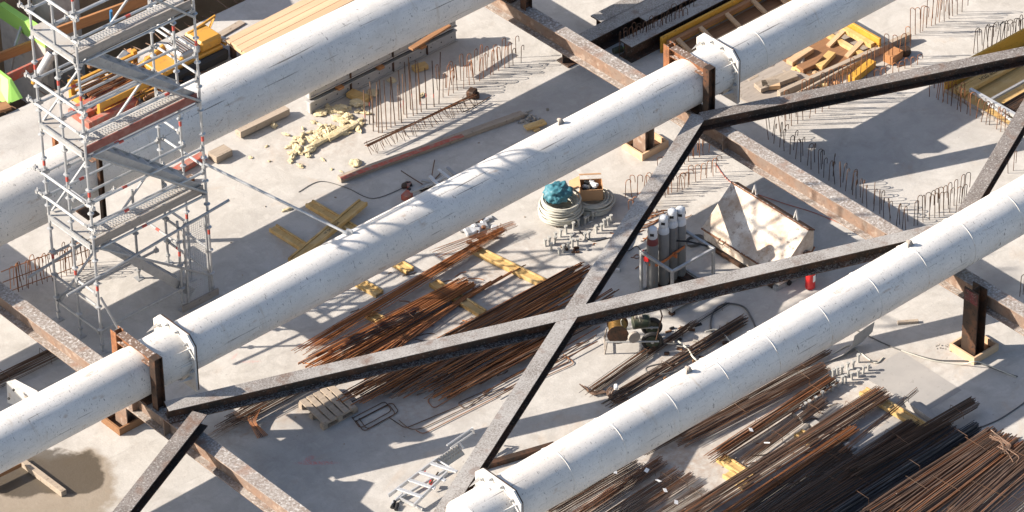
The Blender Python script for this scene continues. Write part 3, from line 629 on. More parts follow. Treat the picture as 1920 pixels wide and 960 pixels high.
# ------------------------------------------------------------------ bars: shared meshes, one object per bar
BARS = {}
def bar_mesh(m, r):
    k = (m, r)
    if k not in BARS:
        BARS[k] = []
        for i in range(6):
            rng = random.Random(i * 7 + 1)
            a1, a2 = rng.uniform(-1, 1) * .035, rng.uniform(-1, 1) * .02
            mb = MB().tube([(t, math.sin(math.pi * t) * a1 + math.sin(2 * math.pi * t) * a2 * .6, math.sin(math.pi * t) * a2 * .3) for t in [j / 8 for j in range(9)]], r, 5)
            me = bpy.data.meshes.new('bar'); me.from_pydata([tuple(v) for v in mb.v], [], mb.f)
            for p in me.polygons: p.use_smooth = True
            me.set_sharp_from_angle(angle=rad(80))
            me.materials.append(M[m]); BARS[k].append(me)
    return BARS[k]
def add_bar(a, b, m, r=.008, parent=None, name='bar', bend=1.0):
    a = Vector(a); b = Vector(b); d = b - a; ln = d.length
    o = bpy.data.objects.new(name, random.choice(bar_mesh(m, r))); COL.objects.link(o)
    base = parent.location if parent else Vector((0, 0, 0))
    o.location = a - base
    x = d.normalized(); y = Vector((0, 0, 1)).cross(x).normalized(); z = x.cross(y)
    o.rotation_mode = 'QUATERNION'
    o.rotation_quaternion = Matrix((x, y, z)).transposed().to_quaternion()
    o.scale = (ln, bend, bend)
    if parent: o.parent = parent
    return o
def bundle(label, p0, p1, n, w, mats, r=.0145, layers=2, z=.06, name='bar_bundle', group='tied bundles of reinforcing bars', fan=0., jit=.25, ties=2, tags=(), tagside=.0, bend=1.2):
    """a tied bundle between two photo points on the floor (upper-right end first)"""
    a = at(*p0); b = at(*p1); d = (b - a); d.z = 0; ln = d.length; d.normalize()
    s = Vector((-d.y, d.x, 0))
    root = thing(name, label, 'steel bars', (a + b) / 2 * 1.0, group)
    n = max(4, round(n * .88)); layers += 1; per = max(1, math.ceil(n / layers)); jit *= .5; bend *= .5
    for i in range(n):
        ly, k = divmod(i, per)
        u = ((k + (.25, .75, .5, .05, .6, .35)[ly % 6]) / per - .5) * w * (1 - .10 * ly) + random.uniform(-1, 1) * w / per * .3
        zz = z + r + ly * r * 1.75 + random.random() * r * .5
        u2 = u * (1 + fan) + random.uniform(-1, 1) * w / per * .5
        a0 = a + s * u + d * (random.uniform(-jit, jit) * .5) + Vector((0, 0, zz))
        b0 = b + s * u2 + d * (random.uniform(-jit, jit) * 1.2) + Vector((0, 0, zz + random.uniform(-.3, .3) * r))
        m = mats[0] if random.random() < .62 else random.choice(mats)
        add_bar(a0, b0, m, r, root, bend=bend * min(1, ln / 3) * .8)
    for t in ([.12, .45, .8] if ties == 3 else [.15, .6][:ties]):
        c = a.lerp(b, t); h = z + layers * r * 2
        mb = MB().tube([c + s * w * .56 + Vector((0, 0, z)), c + s * w * .5 + Vector((0, 0, h)), c - s * w * .5 + Vector((0, 0, h + .004)), c - s * w * .56 + Vector((0, 0, z))], .0045, 5)
        mb.build('binding_wire', M['bar_dark'], root)
    for t, u in tags:
        c = a.lerp(b, t) + s * u * w + Vector((0, 0, z + layers * r * 2 + .012))
        mb = MB().box(c, (.10, .065, .003), rot=Matrix.Rotation(random.uniform(0, 3), 3, 'Z') @ Matrix.Rotation(.35, 3, 'X'))
        mb.build('paper_tag', M['white'], root)
    return root
RB = ['bar_rust', 'bar_orange', 'bar_dark', 'bar_brown']
BB = ['bar_brown', 'bar_dark', 'bar_rust']
DB = ['bar_dark', 'bar_brown']
# bottom right stacks (from the pipe outwards)
bundle('dark thin bundle closest to the front pipe, running along its lower side', (1552, 668), (1215, 855), 14, .16, DB)
bundle('brown bundle beside the front pipe with a ragged left end on the floor', (1546, 697), (1280, 836), 34, .30, BB + ['bar_rust'], layers=3)
bundle('rusty bundle whose top end lies under the row of grey studs', (1560, 723), (1338, 868), 36, .28, ['bar_rust', 'bar_brown', 'bar_dark'], layers=3, z=.10, tags=((.7, .1),))
bundle('small brown bundle ending on the yellow timber blocks near the bottom', (1548, 764), (1395, 876), 30, .22, ['bar_brown', 'bar_brown', 'bar_rust'], layers=3, z=.10, tags=((.75, .2),))
bundle('wide rust-brown bundle resting on the upper end of the yellow timber beam', (1656, 750), (1285, 985), 56, .42, ['bar_brown', 'bar_rust', 'bar_orange', 'bar_dark'], layers=3, z=.14)
bundle('bright orange-brown bundle in the middle of the bottom right stacks', (1602, 814), (1350, 985), 26, .20, ['bar_orange', 'bar_rust', 'bar_brown'], layers=2, z=.10)
bundle('dark brown bundle below the orange-brown one', (1588, 850), (1395, 985), 40, .34, DB, layers=3, z=.08)
bundle('thin bundle of a few bars lying over the yellow beam onto the dark stacks', (1719, 757), (1575, 875), 9, .09, ['bar_rust', 'bar_brown'], r=.015, layers=2, z=.26, ties=1, jit=.1)
bundle('wide black-brown bundle below the yellow beam', (1722, 808), (1450, 985), 64, .52, DB + ['bar_dark'], layers=3, z=.08)
bundle('longest dark bundle, reaching furthest to the upper right over the yellow beam', (1826, 775), (1600, 905), 34, .30, ['bar_dark', 'bar_dark', 'bar_brown'], layers=3, z=.20)
bundle('thick black bundle beside the blue-black one', (1782, 812), (1500, 990), 70, .56, ['bar_dark', 'bar_dark', 'bar_black'], layers=4, z=.08)
bundle('round bundle of blue-black coated bars', (1832, 812), (1560, 985), 40, .30, ['bar_black'], r=.017, layers=5, z=.06, ties=3, jit=.1, group='tied bundles of reinforcing bars')
bundle('brown bundle at the right with bent bars on its end', (1868, 826), (1620, 990), 60, .56, ['bar_brown', 'bar_rust', 'bar_dark'], layers=3, z=.08, jit=.5, bend=2.)
bundle('grey-brown bundle at the right, second from the right edge', (1893, 835), (1690, 985), 70, .62, ['bar_brown', 'bar_dark', 'bar_rust'], layers=3, z=.10, jit=.5, bend=2.)
bundle('grey-brown bundle in the bottom right corner', (1945, 855), (1790, 990), 74, .70, ['bar_brown', 'bar_rust', 'bar_dark'], layers=3, z=.10, jit=.5, bend=2.)
bundle('dark bundle below the frontmost bars at the bottom right corner edge', (1985, 905), (1880, 990), 50, .60, ['bar_dark', 'bar_brown'], layers=2, z=.06, jit=.4)
# below the front pipe, bottom centre
for px0, px1, n, w, ms, lb, tg in (
    ((1194, 876), (1030, 972), 34, .30, DB, 'dark bundle tucked under the front pipe, top of the tagged row', ((.25, 0),)),
    ((1242, 872), (1070, 985), 34, .28, ['bar_rust', 'bar_brown', 'bar_dark'], 'rusty tagged bundle reaching furthest up beside the front pipe', ((.2, .2),)),
    ((1272, 892), (1120, 990), 30, .26, BB, 'brown tagged bundle, third of the row below the front pipe', ((.25, 0),)),
    ((1300, 901), (1160, 990), 30, .24, ['bar_brown', 'bar_rust'], 'light brown tagged bundle, fourth of the row below the front pipe', ((.38, 0),)),
    ((1320, 924), (1215, 990), 28, .24, ['bar_dark', 'bar_black', 'bar_brown'], 'dark tagged bundle, fifth of the row below the front pipe', ((.5, 0),)),
    ((1336, 938), (1255, 990), 22, .20, BB, 'short brown tagged bundle nearest the bottom edge', ((.6, 0),))):
    bundle(lb, px0, px1, n, w, ms, layers=3, z=.05, tags=tg, ties=1)
# left edge bundles
bundle('dark bundle at the left edge beside the white bracket', (112, 668), (-60, 752), 44, .34, ['bar_dark', 'bar_brown', 'bar_dark'], layers=4, z=.08)

# loose rusty bars in the middle
def loose(label, grp, items, m, r=.011):
    for (x0, y0, x1, y1, z0, z1) in items:
        o = add_bar(at(x0, y0, z0), at(x1, y1, z1), random.choice(m), r, None, 'loose_bar')
        tag(o, label, 'steel bar', grp)
def spread(n, A, B, C, D, z=.05, lev=3, jl=.12):
    "bars from the segment A-B (upper right ends) to the segment C-D (lower left ends)"
    out = []
    for i in range(n):
        t = (i + random.uniform(-.4, 1.4)) / n; u = min(1, max(0, t + random.uniform(-.22, .22)))
        k0 = random.uniform(0, jl); k1 = random.uniform(0, jl)
        x0, y0 = A[0] + (B[0] - A[0]) * t, A[1] + (B[1] - A[1]) * t
        x1, y1 = C[0] + (D[0] - C[0]) * u, C[1] + (D[1] - C[1]) * u
        zz = z + random.randrange(lev) * .017
        out.append((x0 + (x1 - x0) * k0, y0 + (y1 - y0) * k0, x1 + (x0 - x1) * k1, y1 + (y0 - y1) * k1, zz, zz + random.uniform(-.01, .01)))
    return out
bundle('long rust-red bundle lying along the middle pipe, hooked at its upper end', (940, 444), (578, 662), 34, .20, ['bar_orange', 'bar_orange', 'bar_rust'], layers=2, z=.10, jit=.5, fan=.5, group='rusty bar bundles in the middle', r=.012)
bundle('short rusty bundle fanned out across the top of the long one', (966, 436), (822, 492), 22, .20, ['bar_orange', 'bar_rust'], layers=2, z=.17, fan=.8, jit=.15, ties=1, group='rusty bar bundles in the middle', r=.012)
bundle('dark rusty bundle in the middle of the loose bars, above the long brace', (868, 545), (606, 690), 54, .40, ['bar_orange', 'bar_rust', 'bar_orange', 'bar_dark'], layers=3, z=.11, jit=.7, fan=.6, bend=2, group='rusty bar bundles in the middle', r=.012)
bundle('brown bundle crossing under the steep brace', (1088, 520), (690, 742), 54, .46, ['bar_orange', 'bar_brown', 'bar_rust', 'bar_dark'], layers=2, z=.11, jit=1.0, fan=.2, bend=2, group='rusty bar bundles in the middle', r=.012)
bundle('dark bundle under the long brace beside the pallet', (640, 690), (435, 800), 46, .36, ['bar_dark', 'bar_rust', 'bar_brown'], layers=3, z=.10, jit=.6, fan=.1, bend=1.6, group='rusty bar bundles in the middle', r=.012)
bundle('black bundle lying on the dark rusty bundle, close to the long brace', (790, 600), (640, 672), 26, .26, ['bar_black', 'bar_dark'], layers=2, z=.20, jit=.5, ties=1, group='rusty bar bundles in the middle', r=.012)
bundle('brown bundle end poking out beyond the short brace', (480, 778), (396, 826), 16, .20, ['bar_brown', 'bar_rust'], layers=2, z=.05, jit=.25, ties=1, group='rusty bar bundles in the middle', r=.012)
loose('loose rusty bar lying between the middle pipe and the dark bundle', 'loose bars above the dark bundle', spread(40, (1010, 484), (880, 545), (610, 700), (740, 660), jl=.25), ['bar_orange', 'bar_rust'])
loose('loose rusty bar in the wide spread under both braces', 'loose bars in the wide spread', spread(120, (1080, 498), (1140, 592), (650, 744), (830, 752), z=.10, lev=5, jl=.25), ['bar_orange', 'bar_rust', 'bar_orange', 'bar_dark', 'bar_brown'])
loose('thin dark bar poking out to the right of the steep brace', 'bars poking out past the steep brace', spread(9, (1168, 528), (1166, 556), (1000, 632), (1040, 640), z=.09, jl=.2), ['bar_dark', 'bar_rust'])
loose('dark bar lying behind the cable reel cart', 'bars behind the cable reel', [(1130, 600, 900, 720, .06, .06), (1125, 612, 905, 738, .06, .06), (1100, 640, 940, 715, .04, .04), (1118, 628, 930, 745, .05, .05), (1120, 640, 945, 733, .06, .06)], ['bar_dark', 'bar_rust'])
def bent(label, grp, pts, m='bar_brown', r=.008, z=.02, name='bent_bar'):
    P3 = [at(p[0], p[1], p[2] if len(p) > 2 else z) for p in pts]
    out = [P3[0]]
    for i in range(1, len(P3) - 1):           # rounded corners
        a, b, c = P3[i - 1], P3[i], P3[i + 1]
        k = min(.06, (a - b).length * .4, (c - b).length * .4)
        u, v = (a - b).normalized() * k, (c - b).normalized() * k
        out += [b + u, b + u * .35 + v * .35, b + v]
    out.append(P3[-1])
    return tag(MB().tube(out, r, 5).build(name, M[m], smooth=True), label, 'bent steel bar', grp)
hp = 'bent bars on the floor near the pallet'
bent('long dark hairpin bar with its left hook at the lower left of the spread', hp, [(730, 783), (760, 803), (945, 726)], 'bar_dark')
bent('dark hairpin bar whose short leg lies just right of the first hook', hp, [(748, 788), (768, 805), (790, 804), (972, 718)], 'bar_dark')
bent('rust-red hook bar lowest among the bent bars', hp, [(780, 807), (793, 814), (935, 742)], 'bar_rust')
bent('brown U-shaped stirrup in the shade above the hairpins', hp, [(905, 712), (813, 766), (800, 750), (812, 742), (960, 668)], 'bar_rust')
bent('dark square-ended stirrup below the spread', hp, [(918, 732), (872, 767), (858, 756), (866, 752), (920, 728)], 'bar_dark')
for k, (dx, dy) in enumerate(((0, 0), (7, 6), (13, 2))):
    bent(('upper closed stirrup beside the pallet corner', 'lower closed stirrup beside the pallet corner', 'third closed stirrup stacked by the pallet')[k], hp, [(660 + dx, 782 + dy), (675 + dx, 803 + dy), (735 + dx, 770 + dy), (722 + dx, 752 + dy), (660 + dx, 784 + dy)], 'bar_dark')
bent('pale rusty loop bar on the floor left of the cable reel', hp, [(985, 722), (1078, 681), (1062, 668), (1010, 690)], 'bar_rust')
bent('second pale loop bar beside the cable reel', hp, [(960, 728), (1070, 676), (1056, 664)], 'bar_rust')
for k in range(7):
    bent('dark hooked bar end hanging out of the bundle left of the pallet', 'hooked ends left of the pallet', [(500 - 2 * k, 760 + k, .16), (463 + 2.5 * k, 783 + k * 1.5, .14), (484 + 3 * k, 822 - k, .02)], random.choice(['bar_dark', 'bar_rust']))

for k in range(9):
    x0, y0 = 1856 + random.uniform(-10, 30), 812 + random.uniform(-6, 26)
    bent('short bent bar end lying on the brown bundles at the right', 'bent bar ends on the right-hand bundles', [(x0, y0, .2), (x0 + random.uniform(10, 22), y0 + random.uniform(4, 10), .2), (x0 + random.uniform(24, 40), y0 + random.uniform(12, 30), .2), (x0 + random.uniform(20, 30), y0 + random.uniform(26, 40), .2)], 'bar_brown', .011)

# ------------------------------------------------------------------ yellow timber beams and blocks
def h20(label, px0, px1, z=.045, text=None, m='yellow_wood', group='yellow formwork beams', name='timber_beam', w=.20, tside=1, tpos=.3):
    a = at(px0[0], px0[1], z); b = at(px1[0], px1[1], z); d = (b - a).normalized(); s = d.cross(Vector((0, 0, 1))).normalized()
    root = thing(name, label, 'timber beam', (a + b) / 2, group)
    for k in (-1, 1):
        MB().bar(a + s * k * (w / 2 - .02), b + s * k * (w / 2 - .02), .042, .08).build('flange', M[m], root, bevel=.004)
    MB().bar(a, b, w - .086, .03).build('web', M[m], root)
    if text: lettering(text, a.lerp(b, tpos) + Vector((0, 0, .0165)), d, Vector((0, 0, 1)), .085, root)
    return root
def lettering(s, pos, xdir, normal, size, parent, m='ink'):
    cu = bpy.data.curves.new('lettering', 'FONT'); cu.body = s; cu.size = size; cu.align_x = 'CENTER'; cu.align_y = 'CENTER'; cu.extrude = .0008
    tmp = bpy.data.objects.new('lettering_curve', cu); COL.objects.link(tmp)
    me = bpy.data.meshes.new_from_object(tmp.evaluated_get(bpy.context.evaluated_depsgraph_get()))
    bpy.data.objects.remove(tmp); bpy.data.curves.remove(cu)
    me.materials.clear(); me.materials.append(M[m])
    o = bpy.data.objects.new('lettering', me); COL.objects.link(o)
    x = Vector(xdir).normalized(); z = Vector(normal).normalized(); y = z.cross(x)
    o.rotation_mode = 'QUATERNION'; o.rotation_quaternion = Matrix((x, y, z)).transposed().to_quaternion()
    o.location = Vector(pos) - parent.location; o.parent = parent
    return o
h20('yellow timber beam lying under the crossing one, nearest the scaffold', (512, 427), (600, 482))
h20('yellow timber beam behind the crossing one, its far end nearest the foam pieces', (580, 381), (700, 452))
h20('yellow timber beam laid across the other two, with dark print', (681, 379), (548, 490), z=.13, text='H20  2,45 m', tpos=.45)
h20('yellow beam end poking out under the middle pipe, nearer the left saddle', (655, 520), (712, 551))
h20('short yellow beam end poking out under the middle pipe, nearer the cable coils', (722, 480), (769, 508))
h20('long yellow beam carrying the rusty bars, right of the hooked bundle end', (890, 468), (1062, 552))
h20('yellow beam under the dark rusty bundle in the middle', (812, 530), (905, 588))
h20('yellow beam end seen left of the dark rusty bundle', (690, 588), (745, 618))
h20('long yellow timber beam with dark print under the bottom right bundles', (1618, 733), (1800, 842), z=.06, text='2,90 m', tpos=.66)
h20('pale yellow beam end under the small brown bundle at the bottom', (1350, 858), (1408, 895))
h20('lower yellow beam block beside the bottom bundles', (1362, 888), (1400, 912))
h20('short yellow beam end under the studs side of the bottom right stacks', (1496, 812), (1526, 830))
def lath(label, px0, px1, w=.10, h=.08, m='wood', z=None, cat='timber', name='timber_block', group=None): return plank(label, cat, px0, px1, (h / 2 + .002) if z is None else z, w, h, m, name, group)
plank('pale grey timber lying beside the yellow beam under the dark bundles', 'timber', (1700, 752), (1800, 822), .06, .13, .12, 'sheet', 'timber_block')
lath('small pale block under the thin bundle', (1585, 835), (1602, 846), .14, .10, 'sheet'); lath('small pale block under the orange-brown bundle', (1603, 850), (1620, 862), .14, .10, 'sheet')
lath('white painted block under the rusty bundle near the studs', (1490, 772), (1512, 786), .16, .10, 'sheet'); lath('white painted block between the small bundle and the wide bundle', (1522, 794), (1542, 806), .16, .10, 'sheet')
# boards and timbers on the floor
plank('long board with red paint on half its length, lying beside the rebar cage', 'board', (636, 336), (980, 214), .05, .15, .09, 'wood_grey', 'floor_board')
a, b = at(640, 334.5, .098), at(868, 253.5, .098)
tag(MB().bar(a, b, .11, .004).build('paint_stripe', M['red_paint']), 'strip of red paint on the long board', 'paint')
bpy.data.objects['paint_stripe'].parent = bpy.data.objects['floor_board']
o = bpy.data.objects['paint_stripe']; o.location = o.location - bpy.data.objects['floor_board'].location
for k in ('label', 'category', 'kind'): del o[k]
plank('weathered timber baulk on the wet floor at the lower left', 'timber', (36, 862), (120, 925), .055, .11, .11, 'wood_grey')
plank('thin grey board on the slab behind the timber platform', 'board', (385, 82), (455, 41), .02, .16, .03, 'wood_grey', 'floor_board')
plank('small chipped timber lying alone near the red-headed column', 'timber', (1683, 605), (1722, 602), .03, .07, .05, 'wood_grey')
plank('long thin timber along the floor below the middle pipe at the upper right', 'timber', (1040, 240), (1290, 115), .04, .10, .07, 'wood_grey')
plank('brown timber end under the pipe at the lower left edge', 'timber', (-40, 905), (36, 868), .2, .15, .08, 'wood_brown')
plank('square timber joist under the pipe, right of the tool box end', 'timber', (1790, 520), (1832, 548), .75, .12, .10, 'wood')
# timber platform, upper left
root = thing('timber_platform', 'pale plywood platform on short legs behind the back pipe, at the top', 'platform', at(520, 60), None)
c0, c1, c2 = at(423, 72, .42), at(464, 102, .42), at(640, -38, .42)
dx = (c2 - c0).normalized(); dy = (c1 - c0); wid = dy.length; dy.normalize(); ln = 4.2
for k in range(4):
    o = c0 + dy * (wid * (k + .5) / 4) + dx * random.uniform(-.03, .03)
    MB().bar(o + Vector((0, 0, -.02)), o + dx * ln + Vector((0, 0, -.02)), wid / 4 - .008, .04).build('deck_board', M['ply'], root, bevel=.003)
for t in (.08, 1.4, 2.8, 4.0):
    p0 = c0 + dx * t + Vector((0, 0, -.10)); MB().bar(p0, p0 + dy * wid, .08, .11).build('bearer', M['wood'], root)
    for q in (.12, wid - .12): MB().box(p0 + dy * q + Vector((0, 0, -.185)), (.09, .09, .25)).build('leg', M['dark_steel'], root)
# ------------------------------------------------------------------ stacked formwork beams under the back pipe
for lv, (lb, z) in enumerate((('lower grey aluminium formwork beam of the stack under the back pipe', .135), ('upper grey aluminium formwork beam of the stack under the back pipe', .46))):
    y = 6.02
    root = thing('formwork_beam', lb, 'formwork beam', (2.0, y, z - .15), 'aluminium formwork beams under the back pipe')
    MB().bar((.2, y, z), (3.85, y, z), .10, .20).build('beam_web', M['alu_panel'], root, bevel=.006)
    for q in (-.11, .11): MB().bar((.19, y - .005, z + q), (3.86, y - .005, z + q), .14, .02).build('beam_flange', M['alu_panel'], root)
    MB().box((.19, y - .05, z), (.03, .06, .22)).build('end_plate', M['alu'], root)
    for x in (1.2, 2.25, 3.1):
        MB().box((x, y - .062, z), (.03, .03, .22)).build('stiffener', M['dark_steel'], root)
    for k in range(14): MB().lathe((.35 + k * .26, y - .052, z), [(.016, 0), (.016, .004)], 8, 'Y').build('bolt_hole', M['black'], root)
    MB().bar((.25, y + .03, z + .155), (3.8, y + .03, z + .155), .08, .06).build('gap_shade', M['black'], root)  # black bar puts the shade of the gap above each beam into colour
for k, (x, z) in enumerate(((.85, .61), (.9, .30), (2.0, .61), (1.9, .30), (2.62, .61), (2.95, .30), (3.65, .61))):
    tag(MB().box((x, 5.93, z), (.13, .13, .05 if z < .5 else .09)).build('timber_wedge', M['orange_wood']), 'small orange-brown wedge between the grey formwork beams', 'wedge', 'wedges in the formwork stack')
plank('brown board on the upper end of the formwork stack', 'board', (770, 92), (842, 47), .72, .12, .04, 'wood_brown', 'floor_board')
plank('grey weathered timber lying under the back pipe near the foam', 'timber', (446, 250), (538, 206), .10, .18, .14, 'wood_grey')
plank('dirty yellow block among the foam by the straight starter bars', 'timber', (655, 174), (690, 188), .06, .2, .1, 'yellow_wood')
plank('small yellow block behind the starter bars', 'timber', (775, 130), (800, 122), .06, .16, .1, 'yellow_wood')
# ------------------------------------------------------------------ foam
foam_meshes = []
for i in range(7):
    rng = random.Random(40 + i); bm = bmesh.new()
    bmesh.ops.create_icosphere(bm, subdivisions=3, radius=1)
    sx, sy, sz = rng.uniform(.7, 1.5), rng.uniform(.5, .9), rng.uniform(.4, .7)
    from mathutils import noise as mnoise
    for v in bm.verts:
        n1 = mnoise.noise(v.co * 1.3 + Vector((i * 5, 0, 0))); n2 = mnoise.noise(v.co * 3.6 + Vector((0, i * 5, 0)))
        v.co *= 1 + .55 * n1 + .30 * n2
        v.co.x *= sx; v.co.y *= sy; v.co.z = max(v.co.z * sz, -.25)
    me = bpy.data.meshes.new('foam_chunk'); bm.to_mesh(me); bm.free(); me.materials.append(M['foam'])
    foam_meshes.append(me)
def foam(px, py, s, lab='lump of yellow foam in the pile beside the formwork stack', grp='yellow foam lumps in the pile', z=0, sx=1.):
    o = bpy.data.objects.new('foam_chunk', random.choice(foam_meshes)); COL.objects.link(o)
    p = at(px, py); o.location = (p.x, p.y, s * .2 + z); o.scale = (s * sx, s, s * random.uniform(.7, 1.1)); o.rotation_euler = (0, 0, random.uniform(0, 6.28))
    tag(o, lab, 'foam', grp)
for k in range(60):
    t = random.random(); px = 550 + t * 138 + random.gauss(0, 9); py = 284 - t * 64 + random.gauss(0, 15) - 9
    foam(px, py, random.uniform(.03, .11), z=random.random() * .02, sx=random.choice((1, 1, 1.5)))
for k in range(9):
    foam(605 + random.uniform(-15, 65), 215 + random.uniform(-12, 10), random.uniform(.06, .14))
for px, py, s in ((545, 303, .07), (563, 312, .08), (640, 322, .03), (668, 307, .12), (540, 394, .08), (513, 237, .08), (672, 196, .17), (700, 176, .12), (735, 152, .11), (470, 296, .05), (505, 303, .03), (606, 300, .05), (622, 318, .04), (790, 180, .06), (500, 275, .04)):
    foam(px, py, s, 'stray lump of yellow foam away from the pile', 'stray foam lumps')
for k in range(4):
    a = at(575 + k * 14, 283 - k * 6); b = at(640 + k * 9, 246 - k * 3)
    mb = MB(); pts = [a.lerp(b, t / 7) + Vector((random.uniform(-.02, .02), random.uniform(-.02, .02), .05)) for t in range(8)]
    mb.tube(pts, [random.uniform(.035, .06) for _ in pts], 7)
    tag(mb.build('foam_sausage', M['foam'], smooth=True), 'long yellow foam sausage lying in the foam pile', 'foam', 'foam sausages in the pile')
# ------------------------------------------------------------------ starter bars standing in the slab
def straight_mesh(h, r=.009):
    mb = MB().tube([(0, 0, 0), (0, 0, h)], r, 5); return mb
def hoop_mesh(h, w, h2, r, m):
    pts = [(0, 0, 0), (0, 0, h - w / 2)] + [(w / 2 - w / 2 * math.cos(math.pi * i / 6), 0, h - w / 2 + w / 2 * math.sin(math.pi * i / 6)) for i in range(1, 6)] + [(w, 0, h - w / 2), (w, 0, h - h2)]
    mb = MB().tube(pts, r, 5)
    me = bpy.data.meshes.new('hooked_bar'); me.from_pydata([tuple(v) for v in mb.v], [], mb.f); me.materials.append(M[m])
    for p in me.polygons: p.use_smooth = True
    return me
HM = {}
def hooks(label, grp, pts, h, m='bar_rust', w=.09, az=0., r=.0072, full=.5, lean=.05, straight=0.):
    for i, (px, py) in enumerate(pts):
        k = (round(h, 2), m, random.randrange(4))
        if k not in HM: HM[k] = hoop_mesh(h * random.uniform(.85, 1.1), w * random.uniform(.8, 1.15), h * random.uniform(.15, .75), r, m)
        o = bpy.data.objects.new('hooked_bar', HM[k]); COL.objects.link(o)
        p = at(px, py); o.location = p + Vector((0, 0, -.01))
        o.rotation_euler = (random.gauss(0, lean), random.gauss(0, lean), rad(az + random.gauss(0, 14)))
        tag(o, label, 'rebar', grp)
def row(p0, p1, n, jx=3, jy=2):
    return [(p0[0] + (p1[0] - p0[0]) * (i + random.uniform(-.2, .2)) / max(1, n - 1) + random.uniform(-jx, jx) * .5, p0[1] + (p1[1] - p0[1]) * i / max(1, n - 1) + random.uniform(-jy, jy)) for i in range(n)]
for (px, py, hh) in ((685, 233, .78), (693, 233, .80), (701, 230, .95), (710, 249, .95), (717, 249, 1.2), (725, 243, 1.1), (733, 239, 1.15), (741, 235, 1.1), (700, 246, .8), (706, 238, 1.0), (753, 230, 1.2), (763, 221, 1.25), (775, 217, 1.2), (782, 214, 1.25), (790, 210, 1.15), (800, 205, .95), (814, 200, 1.05), (823, 195, 1.15), (748, 225, .8), (757, 214, .9), (770, 205, 1.2), (787, 196, .8)):
    o = straight_mesh(hh, .010).tube([(0, 0, hh - .002), (0, 0, hh)], .011, 5)
    o = o.build('starter_bar', M['bar_brown' if random.random() < .5 else 'bar_dark'], origin=(0, 0, 0)); o.location = at(px, py); o.rotation_euler = (random.gauss(0, .02), random.gauss(0, .03), 0)
    tag(o, 'tall straight starter bar standing beside the foam pile', 'rebar', 'straight starter bars beside the foam')
    if random.random() < .35:
        z0 = random.uniform(.15, .45)
        MB().tube([o.location + Vector((0, 0, z0)), o.location + Vector((0, 0, z0 + .09))], .0125, 5).build('paint_mark', M['red_paint'], o)
hooks('hooked bar in the row between the straight starter bars and the long cross beam', 'hooked bars right of the starter bars', row((830, 182), (955, 125), 14) + row((822, 170), (940, 118), 10), .55, az=10)
hooks('thin hooked bar standing alone in the sun left of the long cross beam', 'hooked bars left of the cross beam', [(962, 123), (977, 117), (968, 108)], .45, 'bar_brown')
hooks('dark hooked bar standing in front of the stacked H-beams at the top', 'hooked bars by the stacked beams', row((1163, 108), (1282, 62), 16) + row((1175, 98), (1290, 45), 12), .62, 'bar_dark', az=0)
hooks('rusty hooked bar in the upper right corner row casting long shadows', 'hooked bars in the upper right corner', row((1706, 68), (1803, 24), 13), .68, 'bar_rust', az=-60, w=.11)
hooks('dark hooked bar on the upper right edge, above the slanting brace', 'hooked bars along the upper right edge', row((1824, 100), (1920, 76), 12) + row((1850, 92), (1925, 70), 7), .52, 'bar_dark', az=-20, w=.11)
hooks('rusty hooked bar in the row along the near side of the yellow formwork box', 'hooked bars beside the yellow box', row((1462, 248), (1600, 180), 13) + row((1475, 226), (1640, 142), 12) + row((1660, 125), (1700, 108), 4), .70, 'bar_rust', az=-50, w=.10)
hooks('short rusty bar under the slanting brace near the yellow box', 'short bars under the slanting brace', row((1640, 150), (1720, 122), 8), .25, 'bar_rust', az=-50)
hooks('hooked bar along the edge of the right-hand yellow formwork', 'hooked bars by the right-hand formwork', row((1757, 186), (1885, 250), 15) + row((1742, 180), (1800, 200), 5), .52, 'bar_rust', az=0, w=.10)
hooks('dark hooked bar in the double row behind the long cross beam', 'hooked bars behind the long cross beam', row((1440, 262), (1700, 436), 26) + row((1452, 255), (1690, 420), 14), .48, 'bar_dark', az=20, w=.09)  # dark bar colour carries the shade these bars stand in
hooks('hooked bar in the row between the cross beam and the right edge brace', 'hooked bars left of the right edge brace', row((1712, 425), (1800, 392), 10) + row((1735, 408), (1806, 378), 9), .62, 'bar_dark', az=-20, w=.11)
hooks('pale rusty hooked bar in the field behind the steep brace', 'hooked bars behind the tool box', row((1172, 372), (1245, 345), 8) + row((1235, 330), (1330, 285), 11) + row((1250, 365), (1345, 325), 10) + row((1262, 302), (1320, 275), 6) + row((1178, 405), (1215, 388), 5) + row((1222, 380), (1290, 352), 7), .42, 'bar_rust', az=-40, w=.09, r=.007)
hooks('hooked bar at the left edge behind the scaffold foot', 'hooked bars at the left edge', row((22, 552), (180, 500), 15) + row((30, 545), (170, 494), 9), .62, 'bar_rust', az=10, w=.09)
root = thing('rebar_rails', 'pair of long bars tied along the hooked bars at the left edge', 'rebar', at(80, 530))
for (q, z) in (((18, 546), .50), ((20, 552), .34), ((24, 556), .15)):
    e = (q[0] + 150, q[1] - 56); add_bar(at(q[0] - 12, q[1] + 6) + Vector((0, 0, z)), at(*e) + Vector((0, 0, z)), 'bar_rust', .009, root)
hooks('hooked bar standing at the far right edge near the red-headed column', 'hooked bars at the right edge', [(1912, 556), (1918, 552)], .45, 'bar_dark')
hooks('thin bar standing by the pipe at the right edge', 'thin bars by the right edge brace', [(1890, 325), (1900, 320)], .4, 'bar_brown')
